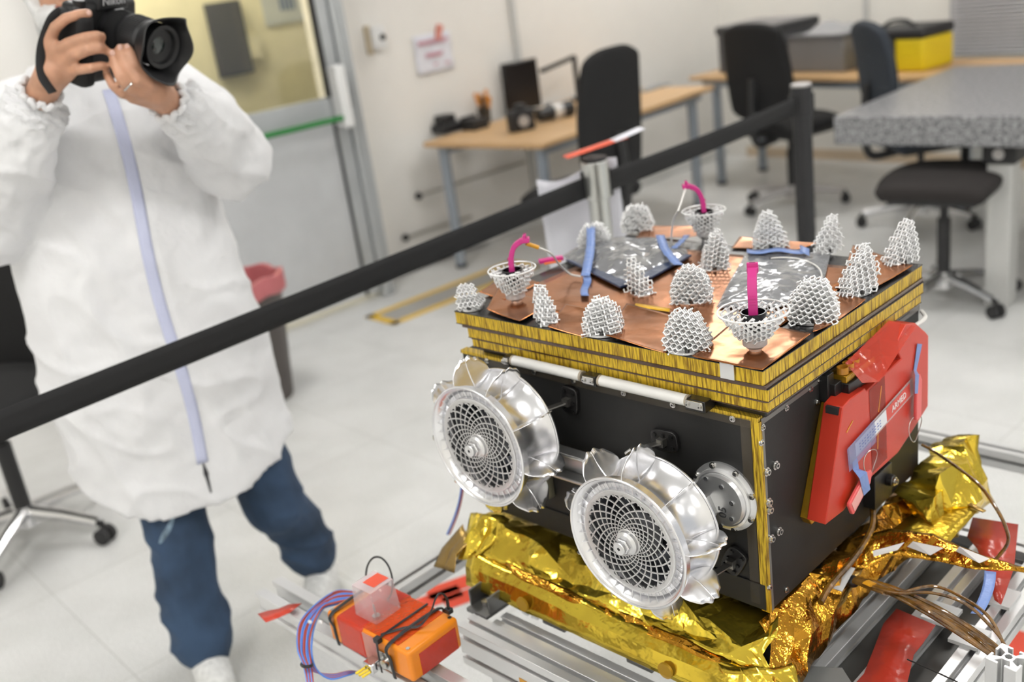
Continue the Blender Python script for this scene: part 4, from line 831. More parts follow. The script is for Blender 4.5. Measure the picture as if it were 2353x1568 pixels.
# ------------------------------------------------------------------ gold foil
def foilmat(name, col, rough, bs=40, bump=.5):
    m = mat(name, col, rough, metal=.95, bump=bump, bscale=bs, var=.22, vscale=7); return m
FOIL = foilmat('gold foil', (.90, .62, .07), .17, 26, .30); FOILD = foilmat('deep gold foil', (.60, .29, .03), .16, 60, .7); FOILB = foilmat('bronze foil', (.34, .22, .07), .30, 110, .6)
def crumple(name, rows, nu, m, par, org, amp=.006, seed=1, sub=2, label=None):
    """rows: list of polylines (rover axes) across the sheet; facets jittered like creased foil"""
    rnd = random.Random(seed); R = []
    for r in rows:
        P = [Vector(p) for p in r]; L = [0]
        for a, b_ in zip(P, P[1:]): L.append(L[-1]+(b_-a).length)
        out = []
        for i in range(nu+1):
            t = L[-1]*i/nu; k = max(j for j in range(len(L)) if L[j] <= t+1e-9); k = min(k, len(P)-2)
            out.append(P[k].lerp(P[k+1], (t-L[k])/max(1e-9, L[k+1]-L[k])))
        R.append(out)
    vs = []; fs = []; n = nu+1
    for j, r in enumerate(R):
        for i, p in enumerate(r):
            e = 1 if 0 < j < len(R)-1 else .35
            vs.append(p-org+Vector((rnd.uniform(-1, 1)*amp*1.6, rnd.uniform(-1, 1)*amp*.8, rnd.uniform(-1, 1)*amp))*e)
    for j in range(len(R)-1):
        for i in range(nu):
            a, b_, c, d = j*n+i, j*n+i+1, (j+1)*n+i+1, (j+1)*n+i
            fs += [(a, b_, c), (a, c, d)] if rnd.random() < .5 else [(a, b_, d), (b_, c, d)]
    g = G().add(vs, fs); me = g.mesh(name, m, False)
    bm = bmesh.new(); bm.from_mesh(me); bmesh.ops.subdivide_edges(bm, edges=bm.edges, cuts=sub, use_grid_fill=True); bmesh.ops.triangulate(bm, faces=bm.faces)
    for v in bm.verts:
        k = nz(v.co, 38, seed); k2 = nz(v.co, 90, seed+3); v.co += Vector((k, nz(v.co, 38, seed+7), nz(v.co, 38, seed+9)))*amp*.45+Vector((0, k2, k2))*amp*.12
    bmesh.ops.recalc_face_normals(bm, faces=bm.faces)
    bm.to_mesh(me); bm.free(); me.polygons.foreach_set('use_smooth', [True]*len(me.polygons)); me.set_sharp_from_angle(angle=math.radians(16))
    return obj(name, me, None, par, thick=.0004)
fo = Vector((-.28, .0, -.43)); foil = thing('foil_blanket', 'shiny gold foil blanket wrapped around the base of the rover', 'foil', MR @ fo, RA)
xs = lambda x0, x1, y, z, n=8, jz=0, jy=0, s=0: [(x0+(x1-x0)*i/n, y+jy*math.sin(i*2.1+s), z+jz*math.sin(i*1.7+s)) for i in range(n+1)]
crumple('front_skirt', [xs(-.60, -.01, .03, -.402, 8), xs(-.615, -.0, -.018, -.408, 8, .006), xs(-.61, .02, -.043, -.428, 8, .008, .006, 1), xs(-.59, .035, -.062, -.438, 8, .003, .003, 2)], 15, FOIL, foil, fo, .0105, 3)
crumple('front_valance', [xs(-.59, .035, -.063, -.437, 8, .003, .003, 2), xs(-.58, .045, -.090, -.452, 6, .001), xs(-.570, .05, -.100, -.482, 6)], 9, FOIL, foil, fo, .0030, 5)
crumple('lower_fold', [xs(-.50, .03, -.060, -.434, 6), xs(-.48, .04, -.069, -.439, 6), xs(-.45, .045, -.073, -.444, 6)], 14, FOILD, foil, fo, .004, 8)
crumple('corner_ear', [[(-.635, -.005, -.405), (-.59, -.01, -.388), (-.55, .01, -.395)], [(-.635, -.03, -.43), (-.60, -.045, -.415), (-.55, -.03, -.41)], [(-.63, -.07, -.46), (-.59, -.08, -.45), (-.56, -.07, -.44)]], 6, FOIL, foil, fo, .008, 4)
crumple('side_tab', [[(-.650, -.02, -.425), (-.600, -.05, -.430)], [(-.672, -.06, -.462), (-.61, -.075, -.445)], [(-.668, -.09, -.485), (-.60, -.098, -.470)]], 4, FOILB, foil, fo, .002, 6)
crumple('right_skirt', [[(-.02, -.02, -.392), (-.02, .15, -.394), (-.02, .34, -.394), (-.02, .52, -.392)], [(.005, -.03, -.41), (.006, .12, -.405), (.008, .3, -.40), (.01, .55, -.375)], [(.03, -.06, -.432), (.022, .08, -.43), (.02, .3, -.42), (.04, .56, -.40)], [(.055, -.09, -.46), (.030, .08, -.47), (.03, .25, -.46), (.05, .50, -.45)]], 18, FOILD, foil, fo, .010, 11)
crumple('corner_drape', [[(-.05, -.075, -.440), (.02, -.06, -.425), (.04, -.02, -.43)], [(-.03, -.098, -.46), (.045, -.085, -.45), (.055, -.02, -.455)], [(-.02, -.104, -.50), (.055, -.098, -.52), (.060, -.03, -.50)]], 8, FOIL, foil, fo, .006, 14)
crumple('rear_bulge', [[(-.01, .40, -.385), (-.005, .50, -.36), (-.01, .60, -.36)], [(.03, .38, -.385), (.06, .47, -.345), (.05, .60, -.345)], [(.05, .37, -.43), (.085, .46, -.39), (.08, .58, -.40)], [(.05, .38, -.47), (.08, .46, -.46), (.08, .58, -.46)]], 9, FOIL, foil, fo, .012, 17)
for x, z in ((-.425, -.468), (-.13, -.470)): obj('round_patch', G().cyl(Vector((x, -.0985, z))-fo, Vector((x, -.1025, z))-fo, .013, n=24), mat('amber patch', (.62, .36, .03), .35, metal=.3, alpha=.75), foil)
obj('blue_tape', G().grid(lambda u, v: rz(1685+165*u, 1462-16*u+26*v*(1-.2*u), -.418-.012*math.sin(u*3)-.02*v)-fo, 16, 4), mat('blue tape pale', (.32, .36, .62), .3, alpha=.6, bump=.4, bscale=60), foil, thick=.0003)
o2 = Vector((.12, .42, -.42)); t = thing('foil_sheet', 'flat stiff gold sheet sticking out over the stand beyond the crumpled foil', 'foil', MR @ o2, RA)
crumple('sheet', [[rz(2168, 1138, -.405), rz(2090, 1185, -.405), rz(2015, 1246, -.41)], [rz(2250, 1170, -.405), rz(2200, 1225, -.405), rz(2150, 1288, -.41)]], 4, foilmat('matt gold', (.50, .34, .03), .28, 90, .5), t, o2, .0015, 21, 3)
obj('dark_edge', G().bar(rz(2180, 1136, -.400)-o2, rz(2262, 1176, -.402)-o2, .008, .002), FOILB, t)
# velcro strip
o3 = rz(2050, 1270, -.40); t = thing('foil_strip', 'long gold foil strip with white rough patches reaching out of the right edge', 'foil', MR @ o3, RA)
top_ = [(1885, 1268, -.41), (1945, 1245, -.395), (2040, 1215, -.385), (2140, 1225, -.385), (2240, 1270, -.39), (2353, 1305, -.39), (2420, 1318, -.39)]
bot_ = [(1905, 1300, -.43), (1975, 1312, -.42), (2055, 1275, -.405), (2150, 1290, -.405), (2235, 1308, -.40), (2353, 1316, -.395), (2420, 1322, -.39)]
crumple('strip', [[rz(*p) for p in top_], [(rz(*a)+rz(*b_))/2+Vector((0, 0, .004)) for a, b_ in zip(top_, bot_)], [rz(*p) for p in bot_]], 22, FOILD, t, o3, .0028, 23)
crumple('lower_strip', [[rz(1960, 1300, -.42), rz(1900, 1380, -.435), rz(1850, 1450, -.44), rz(1800, 1500, -.44)], [rz(1985, 1310, -.425), rz(1930, 1400, -.44), rz(1880, 1460, -.45), rz(1845, 1530, -.46)]], 12, FOILB, t, o3, .004, 25)
VEL = mat('velcro white', (.78, .76, .74), .9, bump=.8, bscale=900)
for q in ([(1888, 1262, -.404), (1958, 1268, -.402), (1948, 1290, -.412), (1880, 1276, -.412)], [(2005, 1272, -.394), (2078, 1252, -.388), (2062, 1270, -.396), (2008, 1285, -.402)], [(2098, 1250, -.386), (2168, 1265, -.386), (2138, 1282, -.398), (2085, 1262, -.396)], [(2205, 1262, -.384), (2275, 1290, -.386), (2250, 1300, -.392), (2196, 1272, -.394)], [(1950, 1308, -.412), (1965, 1312, -.412), (1935, 1365, -.42), (1915, 1358, -.42)]):
    obj('velcro_patch', G().add([rz(*p)-o3+Vector((0, 0, .004)) for p in q], [(0, 1, 2, 3)]), VEL, t, thick=.0012, smooth=False)
# harness and cables at the right
HAR = mat('amber wrapped wire', (.16, .075, .010), .22, coat=.8, bump=.9, bscale=260, var=.5, vscale=60)
o4 = rz(1975, 1335, -.41); t = thing('cable_harness', 'amber wrapped cable harness fanning out to the right below the foil strip', 'cables', MR @ o4, RA)
rnd = random.Random(4)
for i in range(9):
    s = (i-4)/4; hi = i > 6
    P = [(1972, 1335+6*s, -.41-.004*i % .01), (2050, 1362+11*s, -.405), (2130, 1400+16*s, -.41), (2210, 1448+20*s, -.42), (2280, 1500+22*s, -.43), (2330, 1545+20*s, -.45), (2390, 1600+20*s, -.47)] if not hi else \
        [(1980, 1340, -.405), (2060, 1362, -.40), (2140, 1362-16*(i-7), -.395), (2215, 1372+14*(8-i), -.39), (2270, 1420+14*(8-i), -.40), (2305, 1480, -.42), (2330, 1550, -.45)]
    obj('wire', G().tube(crv([rz(x+rnd.uniform(-3, 3), y+rnd.uniform(-2, 2), z+rnd.uniform(-.004, .004))-o4 for x, y, z in P], 8), .0032 if not hi else .0024, 8), HAR, t)
obj('wrap', G().tube([rz(x, y, z)-o4 for x, y, z in ((1968, 1333, -.41), (2000, 1344, -.408), (2040, 1360, -.405))], [.012, .014, .012], 12, sq=.5), HAR, t)
obj('label_band', G().tube([rz(x, y, z)-o4 for x, y, z in ((1990, 1338, -.398), (2006, 1345, -.398))], .010, 8, sq=.25), AMB, t)
obj('connector', G().sph(rz(1958, 1336, -.42)-o4, .012, (1, .9, .8)), DARK, t)
obj('blue_tape', G().grid(lambda u, v: rz(2262+27*u-32*v*v, 1312+98*v+3*u, -.385-.012*v)-o4, 4, 12), BTP, t, thick=.0004)
cable('braided_cable', 'thin brown braided cable arching from the rover to the red plastic at the right', [rX(2118, 1022, .0), rz(2150, 1040, -.33), rz(2200, 1075, -.33), rz(2250, 1115, -.33), rz(2290, 1170, -.35), rz(2312, 1215, -.38), rz(2315, 1250, -.41), rz(2285, 1290, -.44)], .0028, HAR)
cable('amber_cable', 'knotted amber cable running along the lower edge of the rover side', [(-.01, .32, -.36), (.012, .27, -.375), (.02, .20, -.385), (.015, .13, -.40), (.02, .09, -.405)], .005, HAR)
cable('white_wire', 'thin brown wire hanging below the stand at the lower right', [rz(2205, 1470, -.52), rz(2218, 1510, -.56), rz(2222, 1560, -.62), rz(2205, 1620, -.7)], .0016, mat('wire brown', (.30, .13, .07), .4))
t = thing('cable_tie', 'thin loose dark tie lying across the red tape', 'cable tie', MR @ rz(2085, 1516, -.485), RA); o_ = rz(2085, 1516, -.485)
obj('strip', G().tube([rz(2085, 1516, -.485)-o_, rz(2140, 1540, -.48)-o_, rz(2200, 1568, -.475)-o_], .0011, 6), BLKP, t)
RTM = mat('red tape film', (.50, .045, .025), .22, alpha=.86, bump=.5, bscale=22)
def tapeq(name, label, quads, z, m, cat='tape'):
    c = rz(*quads[0], z); t = thing(name, label, cat, MR @ c, RA)
    vs = [rz(x, y, z)-c+Vector((0, 0, .0006+.003*(i % 2))) for i, (x, y) in enumerate(quads)]
    obj('strip', G().add(vs, [(2*i, 2*i+1, 2*i+3, 2*i+2) for i in range(len(vs)//2-1)]), m, t, thick=.0006); return t, c
tapeq('red_tape', 'wide red tape stuck over the parallel profiles at the lower right', [(2060, 1400), (2150, 1442), (2030, 1435), (2120, 1485), (2005, 1500), (2100, 1510), (1985, 1550), (2085, 1575), (1940, 1600), (2060, 1640)], -.494, RTM)
t, c = tapeq('red_tape', 'crumpled red plastic film wrapped over the far right end of the stand', [(2235, 1190), (2340, 1210), (2222, 1235), (2335, 1260), (2245, 1262), (2330, 1310), (2270, 1330), (2310, 1370), (2285, 1380), (2300, 1395)], -.46, RTM)
t, c = tapeq('red_tape', 'short red tape hanging over the end of the rails at the lower left', [(664, 1390), (694, 1391), (640, 1400), (668, 1412), (618, 1404), (642, 1424), (592, 1412), (612, 1435)], -.494, mat('red tape bright', (.66, .06, .03), .25, alpha=.9, bump=.4, bscale=30))
# ------------------------------------------------------------------ orange switch box, its clear cap, wires and ties
ORG = mat('orange plastic', (.86, .26, .012), .32, bump=.05, bscale=200); RTB = mat('red film wrap', (.62, .045, .02), .15, alpha=.88, bump=.3, bscale=22)
bo = Vector((-.556, -.275, -.492)); box = thing('switch_box', 'orange plastic switch box wrapped in red tape on the rails', 'box', MR @ bo, RA+.03)
obj('housing', G().box(-.106, .104, -.055, .055, 0, .058), ORG, box, bev=.007, seg=4)
obj('red_wrap', G().box(-.078, -.008, -.0565, .0565, -.001, .0595), RTB, box, bev=.006, seg=3)
obj('red_band', G().box(-.02, .075, -.05, .05, .0585, .0592), mat('red film thin', (.85, .10, .02), .12, alpha=.55, bump=.3, bscale=22), box)
obj('end_patch', G().box(.1042, .105, -.035, .045, .004, .045), RTB, box, bev=.0004)
obj('side_film', G().box(-.008, .03, -.057, -.0555, .0, .055), mat('clear wrap', (.75, .35, .30), .1, alpha=.5, bump=.4, bscale=22), box)
for x, y in ((-.097, -.046), (-.097, .046), (.094, -.046), (.094, .046)): obj('corner_screw', G().cyl((x, y, .058), (x, y, .0592), .0035, n=12), SCR, box)
obj('socket_plate', G().box(.025, .058, -.0585, -.0555, .004, .036), SCR, box, bev=.001); obj('round_socket', G().cyl((.047, -.058, .02), (.047, -.066, .02), .008), SCR, box)
obj('plug', G().box(.008, .030, -.078, -.056, .0, .018), CHR, box, bev=.002)
for k in range(5): obj('yellow_sleeve', G().cyl((.010+.004*k, -.078, .006+.003*(k % 2)), (.004+.004*k, -.092, .002+.003*(k % 2)), .0022, n=8), mat('sleeve yellow', (.85, .62, .02), .4), box)
obj('toggle_switch', G().cyl((-.012, -.02, .058), (-.012, -.02, .064), .007, n=20).cyl((-.012, -.02, .064), (-.014, -.02, .084), .0018, n=10), SCR, box)
CB = mat('clear plastic', (.90, .80, .82), .10, alpha=.22, bump=.05, bscale=30)
cc = Vector((-.022, -.008, .0595)); a_, h_ = .0265, .056
o_ = thing('clear_cover', 'clear plastic cap with a red sticker covering the toggle switch of the orange box', 'cap', MR @ (bo+cc+Vector((0, 0, .0005))), RA+.03)
for nm, vs in (('side_wall', [(-a_, -a_), (a_, -a_)]), ('side_wall', [(a_, -a_), (a_, a_)]), ('side_wall', [(a_, a_), (-a_, a_)]), ('side_wall', [(-a_, a_), (-a_, -a_)])):
    (x0, y0), (x1, y1) = vs; k_ = .90
    obj(nm, G().add([(x0, y0, 0), (x1, y1, 0), (x1*k_, y1*k_, h_), (x0*k_, y0*k_, h_)], [(0, 1, 2, 3)]), CB, o_, thick=.0012)
obj('top_wall', G().box(-a_*.92, a_*.92, -a_*.92, a_*.92, h_, h_+.0016), mat('clear plastic top', (.86, .70, .72), .2, alpha=.42), o_, bev=.0007)
obj('red_sticker', G().box(-.012, .016, -.010, .022, h_+.0016, h_+.0021), mat('sticker red', (.80, .08, .03), .4), o_)
ZT2 = BLKP
def ring(name, label, c, pts, r, m=ZT2, sq=.35, cat='cable tie', head=None, closed=False):
    t = thing(name, label, cat, MR @ Vector(c), RA+.03); obj('strap', G().tube(crv(pts, 6) if not closed else pts, r, 8, closed=closed, sq=sq, up=(1, 0, 0)), m, t)
    if head: obj('head', G().box(head[0]-.006, head[0]+.006, head[1]-.005, head[1]+.005, head[2]-.004, head[2]+.005), m, t, bev=.001)
    return t
for x, lb in ((-.088, 'black strap wrapped around the left end of the orange box'), (.062, 'black strap around the right part of the orange box')):
    e = .0585; ring('strap', lb, bo+Vector((x, 0, 0)), [Vector(p) for p in [(0, -.057, -.004), (0, -e, .03), (0, -.054, .0605), (0, .054, .0605), (0, e, .03), (0, .057, -.004)]], .0042, cat='strap', sq=.35)
ring('cable_tie', 'black cable tie looping up over the right end of the orange box', bo+Vector((.075, .02, .06)), [(-.045, -.065, .0), (-.02, -.035, .004), (.0, -.02, .006), (.008, .0, .022), (.012, .012, .042), (.012, .024, .046), (.012, .034, .030), (.012, .034, .006)], .0030, head=(.012, .034, .006))
ring('cable_tie', 'short black cable tie with its head at the front of the orange box', bo+Vector((.038, -.058, .03)), [(0, .11, .031), (0, .06, .0315), (.0, .003, .031), (0, -.003, .025), (0, -.005, -.03)], .0026, head=(0, .0, .029))
ring('cable_tie', 'large round black tie loop behind the clear cap', bo+Vector((-.06, .03, .05)), [(.035*math.cos(a), .012*math.sin(a), .035+.038*math.sin(a)) for a in np.linspace(-.9, 3.9, 9)], .0018, sq=.8)
BLW = mat('wire blue', (.10, .25, .72), .35); RDW = mat('wire red brown', (.42, .07, .045), .35)
wo = rz(735, 1440, -.47); wb = thing('wire_bundle', 'looped bundle of blue and red wires tied beside the orange box', 'cables', MR @ wo, RA)
rnd = random.Random(9)
for i in range(16):
    s = (i/15-.5)*2; j = lambda k: rnd.uniform(-k, k)
    P = [(815+j(3), 1368+9*s, -.455), (772+j(4), 1372+14*s, -.45), (730+12*s, 1398+j(4), -.45+j(.004)), (703+17*s, 1440+j(4), -.455), (697+15*s, 1490+j(4), -.47), (706+10*s, 1528, -.485), (712+8*s, 1568, -.50), (716+8*s, 1630, -.53)] if i % 3 else \
        [(812, 1370+9*s, -.455), (770, 1376+14*s, -.455), (728+12*s, 1402, -.455), (706+15*s, 1446, -.46), (704+12*s, 1500, -.475), (722+6*s, 1540, -.50), (760, 1556+5*s, -.515), (800, 1548+4*s, -.52), (822, 1545, -.53)]
    obj('wire', G().tube(crv([rz(*p)-wo for p in P], 8), .0017, 7), BLW if i % 2 else RDW, wb)
obj('black_tie', G().tube([rz(705+12*math.cos(a), 1528+5*math.sin(a), -.487+.010*math.sin(a))-wo for a in np.linspace(0, 2*math.pi, 17)[:-1]], .0028, 8, closed=True), BLKP, wb)
for x, y in ((712, 1430), (737, 1430)): obj('white_tie', G().sph(rz(x, y, -.446)-wo, .004, (1.2, .8, .8), 10), MATS['cap white'], wb)
cable('loose_wires', 'blue and red wires hanging in the gap between the left wheel and the floor', [rY(1062, 1112, .06), rY(1056, 1150, .07), rY(1044, 1190, .08), rY(1028, 1228, .09)], .0022, BLW, n=6)
t = cable('loose_wires', 'red wire hanging beside the blue one left of the wheel', [rY(1066, 1112, .06), rY(1060, 1150, .07), rY(1049, 1190, .08), rY(1033, 1228, .09)], .0018, RDW)
# red and white floor tape under the stand
for k, (x, y, a_) in enumerate([(1040, 1348, .35), (1000, 1378, .35), (2310, 1420, .8), (2345, 1500, .8), (2290, 1310, .8), (1080, 1368, .35)]):
    p = flat(x, y, .0); o = obj('floor_tape', G().box(-.075, .075, -.03, .03, .0006, .0016), mat('floor tape red', (.78, .07, .03), .45) , smooth=False); o.location = p; o.rotation_euler.z = a_
    tag(o, 'red block of the hazard tape on the floor under the stand', 'tape', 'red blocks of hazard tape on the floor')
# ------------------------------------------------------------------ the person with the camera; own axes: X to the right of the picture, Y away, Z up
from mathutils.bvhtree import BVHTree
PP = Vector((-.78, 2.42, 0)); PN = PP.normalized(); PT = Vector((PN.y, -PN.x, 0)); PA = math.atan2(PT.y, PT.x)
MPI = (Matrix.Translation(PP) @ Matrix.Rotation(PA, 4, 'Z')).inverted(); MPW = MPI.inverted()
def pl(x, y, off): return MPI @ upright(x, y, PP+PN*off, PN)
per = thing('person', 'person in a white zipped lab coat and blue jeans holding a black camera', 'person', PP, PA)
SKIN = mat('skin', (.56, .30, .19), .5, bump=.12, bscale=220, var=.10, vscale=30, sub=.12)
wR, wL = pl(96, 214, -.30), pl(386, 236, -.33)
eR, eL = Vector((-.335, -.09, 1.235)), pl(548, 350, -.12)
hc = Vector((-.075, -.035, 1.700))
P_ = [('e', hc+Vector((0, .01, .03)), (.074, .092, .098)), ('e', hc+Vector((0, -.030, -.045)), (.056, .062, .068)), ('e', hc+Vector((0, -.062, -.092)), (.026, .026, .022)),
      ([hc+Vector((0, -.098, .012)), hc+Vector((0, -.116, -.022))], [.008, .014]), ('e', hc+Vector((0, -.098, -.055)), (.024, .010, .008)), ('e', hc+Vector((0, -.096, -.064)), (.020, .010, .007)),
      ('e', hc+Vector((-.076, .010, -.005)), (.010, .020, .032)), ('e', hc+Vector((.076, .010, -.005)), (.010, .020, .032)), ('e', hc+Vector((0, -.082, .030)), (.050, .016, .010)),
      ([hc+Vector((0, .02, -.05)), (-.085, .02, 1.50), (-.088, .02, 1.40)], [.056, .058, .085]),
      ([(-.088, .02, 1.40), (-.09, .0, 1.15), (-.09, 0, .95)], [.13, .125, .13]), ([(-.25, .01, 1.42), (.07, .01, 1.42)], [.06, .06]),
      ([(-.25, .01, 1.42), eR, wR], [.052, .042, .030]), ([(.07, .01, 1.42), eL, wL], [.052, .042, .030]),
      ([(-.15, 0, .92), (-.15, -.045, .50), (-.165, -.16, .10), (-.165, -.22, .06)], [.085, .055, .038, .035]), ([(-.02, 0, .92), (.08, -.0, .50), (.166, .055, .12), (.170, .03, .06)], [.085, .055, .036, .030])]
def fing(pts, r=.0098): q = [pl(*p) for p in pts]; n = len(q); P_.append((q, [r*(1.08-.22*i/(n-1)) for i in range(n)]))
# right hand: back of the hand, knuckles, fingers closing on the grip
kn = [pl(114, 92, -0.360), pl(133, 114, -0.370), pl(150, 140, -0.370), pl(163, 164, -0.363)]
P_.append(([wR, pl(122, 165, -0.345)], [.030, .031])); 
for k_ in kn: P_.append(([wR.lerp(k_, .15), wR.lerp(k_, .6), k_], [.022, .0175, .0135]))
for a, b_ in zip(kn, kn[1:]): P_.append(([wR.lerp((a+b_)/2, .35), (a+b_)/2], [.019, .0125]))
fing([(114, 92, -0.360), (128, 62, -0.380), (152, 42, -0.390), (180, 34, -0.390), (202, 31, -0.383)], .0108); fing([(133, 114, -0.370), (160, 98, -0.400), (196, 86, -0.417), (220, 82, -0.411), (234, 84, -0.395)], .0108)
fing([(150, 140, -0.370), (172, 126, -0.400), (202, 116, -0.419), (226, 112, -0.413), (240, 114, -0.395)], .0106); fing([(163, 164, -0.363), (182, 160, -0.393), (210, 156, -0.411), (232, 151, -0.405), (244, 152, -0.390)], .0098)
fing([(100, 180, -0.325), (118, 120, -0.307), (150, 95, -0.303), (180, 90, -0.307)], .0125)
# left hand: palm below the lens, fingers reaching up its side
kn = [pl(348, 194, -0.405), pl(340, 194, -0.415), pl(322, 212, -0.405), pl(304, 222, -0.390)]
P_.append(([wL, pl(358, 208, -0.380)], [.030, .030]))
for k_ in kn: P_.append(([wL.lerp(k_, .15), wL.lerp(k_, .6), k_], [.022, .0178, .0135]))
for a, b_ in zip(kn, kn[1:]): P_.append(([wL.lerp((a+b_)/2, .35), (a+b_)/2], [.019, .0125]))
fing([(346, 192, -0.400), (328, 172, -0.418), (310, 146, -0.424), (300, 122, -0.415), (293, 110, -0.402)], .0105); fing([(340, 194, -0.415), (316, 184, -0.432), (296, 160, -0.428), (282, 132, -0.415), (276, 111, -0.402)], .0107)
fing([(322, 212, -0.405), (298, 204, -0.422), (276, 178, -0.422), (264, 148, -0.410), (259, 124, -0.398)], .0105); fing([(304, 222, -0.390), (280, 216, -0.405), (260, 198, -0.405), (250, 180, -0.395), (245, 166, -0.385)], .0094)
fing([(384, 205, -.34), (388, 175, -.32), (380, 150, -.30), (366, 135, -.29)], .0125)
me = blob('body', P_, .0042, SKIN, 4); body = obj('body', me, None, per)
NAIL = mat('nail', (.66, .42, .34), .3)
for x, y, o_ in ((293, 108, -.414), (276, 109, -.414), (259, 122, -.41), (246, 163, -.395), (204, 29, -.392)): obj('nail', G().sph(pl(x, y, o_), .0062, (.8, .35, 1.0), 10), NAIL, body)
for s_ in (-1, 1):
    ey = obj('eye', G().sph(hc+Vector((s_*.031, -.078, .008)), .0115, n=14), mat('eye white', (.80, .78, .75), .3), body); obj('iris', G().sph(hc+Vector((s_*.031, -.0862, .007)), .0052, (1, .6, 1), 12), mat('iris brown', (.06, .03, .02), .2), ey)
    obj('eyebrow', G().tube([hc+Vector((s_*.016, -.094, .030)), hc+Vector((s_*.034, -.095, .036)), hc+Vector((s_*.050, -.084, .030))], [.003, .004, .002], 8), mat('brow', (.05, .03, .02), .8), body)
obj('mouth', G().tube([hc+Vector((-.024, -.098, -.060)), hc+Vector((0, -.107, -.0605)), hc+Vector((.024, -.098, -.060))], [.002, .0028, .002], 8), mat('lip', (.42, .16, .12), .45), body)
r0 = pl(296, 197, -.425); obj('finger_ring', G().tube([r0+Vector((.0125*math.cos(a)*.8, .0125*math.sin(a), .0125*math.cos(a)*.55)) for a in np.linspace(0, 2*math.pi, 25)[:-1]], .0022, 8, closed=True), SCR, per)
# hair cap and beard net
NET = mat('cap white', (.86, .86, .87), .8)
g = G(); CAPM = mat('bouffant white', (.84, .85, .87), .8, bump=.8, bscale=60)
me = blob('cap', [('e', hc+Vector((0, .020, .062)), (.096, .112, .088))], .006, CAPM, 2); wrinkle(me, lambda c: .006*nz(c, 40)+.003*nz(c, 90)); obj('hair_cap', me, None, per)
me = blob('net', [('e', hc+Vector((-.012, -.045, -.082)), (.062, .062, .036)), ([hc+Vector((-.055, -.03, -.07)), hc+Vector((-.078, .0, -.02))], [.02, .012]), ([hc+Vector((.04, -.03, -.07)), hc+Vector((.072, .0, -.02))], [.02, .012])], .005, NET, 2); wrinkle(me, lambda c: .004*nz(c, 70)); obj('beard_net', me, None, per)
me = blob('shirt', [([(-.088, .02, 1.50), (-.088, .02, 1.42)], [.072, .10])], .007, mat('shirt dark', (.015, .014, .016), .9), 2); obj('shirt_collar', me, None, per)
# coat
COAT = mat('coat white', (.84, .84, .85), .6, bump=.5, bscale=14, var=.02, sub=.0)
rings = [(.455, -.075, -.02, .262, .160), (.60, -.085, -.02, .266, .160), (.85, -.095, -.02, .266, .158), (1.05, -.10, -.02, .250, .150), (1.22, -.10, -.015, .228, .145), (1.36, -.095, .0, .212, .138), (1.44, -.09, .01, .185, .12), (1.50, -.088, .015, .12, .10), (1.525, -.088, .018, .085, .082)]
def coatx(g):
    vs = []; n = 40
    for i, (z, cx_, cy_, rx, ry) in enumerate(rings):
        for j in range(n):
            t = 2*math.pi*j/n; c, s_ = math.cos(t), math.sin(t); e = .86
            hz = z+(.10*abs(c)**2.4+.035*max(0, c)+.04*max(0, s_) if i == 0 else 0)
            vs.append((cx_+rx*math.copysign(abs(c)**e, c), cy_+ry*math.copysign(abs(s_)**e, s_), hz))
    fs = [(i*n+j, i*n+(j+1) % n, (i+1)*n+(j+1) % n, (i+1)*n+j) for i in range(len(rings)-1) for j in range(n)]+[tuple(range(n-1, -1, -1)), tuple((len(rings)-1)*n+j for j in range(n))]
    g.add(vs, fs)
cR, cL = pl(84, 236, -.285), pl(402, 244, -.315)
me = blob('coat', [([(-.235, .01, 1.415), (-.30, -.03, 1.33), eR+Vector((-.01, .0, -.01)), eR.lerp(cR, .55), eR.lerp(cR, .9), cR], [.095, .098, .094, .078, .062, .038]),
                   ([(.055, .01, 1.415), (.13, -.03, 1.36), eL+Vector((-.02, 0, -.005)), eL.lerp(cL, .5), eL.lerp(cL, .88), cL], [.095, .100, .094, .078, .062, .040]),
                   ([(-.235, .01, 1.40), (.055, .01, 1.40)], [.095, .095])], .0075, COAT, 5, coatx)
def fold(c):
    a = 1-abs(noise.noise(Vector((c.x*7+c.z*2.2, c.y*7, c.z*2.3)))); b_ = 1-abs(noise.noise(Vector((c.x*5-3, c.y*5+2, c.z*9+c.x*4))))
    arm = min(1., max(0., (c.z-1.1)/.1)); d = min((c-cR).length, (c-cL).length); f = .011*(a**5-.3)+.009*(b_**6-.2)+arm*.009*nz(c, 15, 2)+.002*nz(c, 30)
    return f+(.006*math.sin((c.x+c.z)*260+3*nz(c, 40)) if d < .06 else 0)+(.004*nz(c, 60) if d < .12 else 0)
wrinkle(me, fold); coat = obj('coat', me, None, per)
bv = BVHTree.FromPolygons([v.co.copy() for v in me.vertices], [tuple(p.vertices) for p in me.polygons])
def onfront(x, z, off=.003):
    h = bv.ray_cast(Vector((x, -1, z)), Vector((0, 1, 0))); return (h[0] if h[0] else Vector((x, -.17, z)))+Vector((0, -off, 0))
vs = []; n_ = 60
for i in range(n_+1):
    z = 1.46-(1.46-.585)*i/n_; xc = -.040+.006*math.sin(i*.16)-.010*(i/n_)
    for k_ in range(5): vs.append(onfront(xc+(k_-2)*.0065, z, .0035 if k_ in (1, 2, 3) else .0015))
g = G().add(vs, [(5*i+k_, 5*i+k_+1, 5*i+k_+6, 5*i+k_+5) for i in range(n_) for k_ in range(4)]); obj('zip', g, mat('zip lilac', (.60, .63, .82), .45), per, thick=.002)
vs = []
for i in range(9):
    z = .585-.010*i; w_ = .0012+.0016*i if i < 4 else .006-.0005*i
    for k_ in (-1, 1): vs.append(onfront(-.050+k_*w_, z, .001))
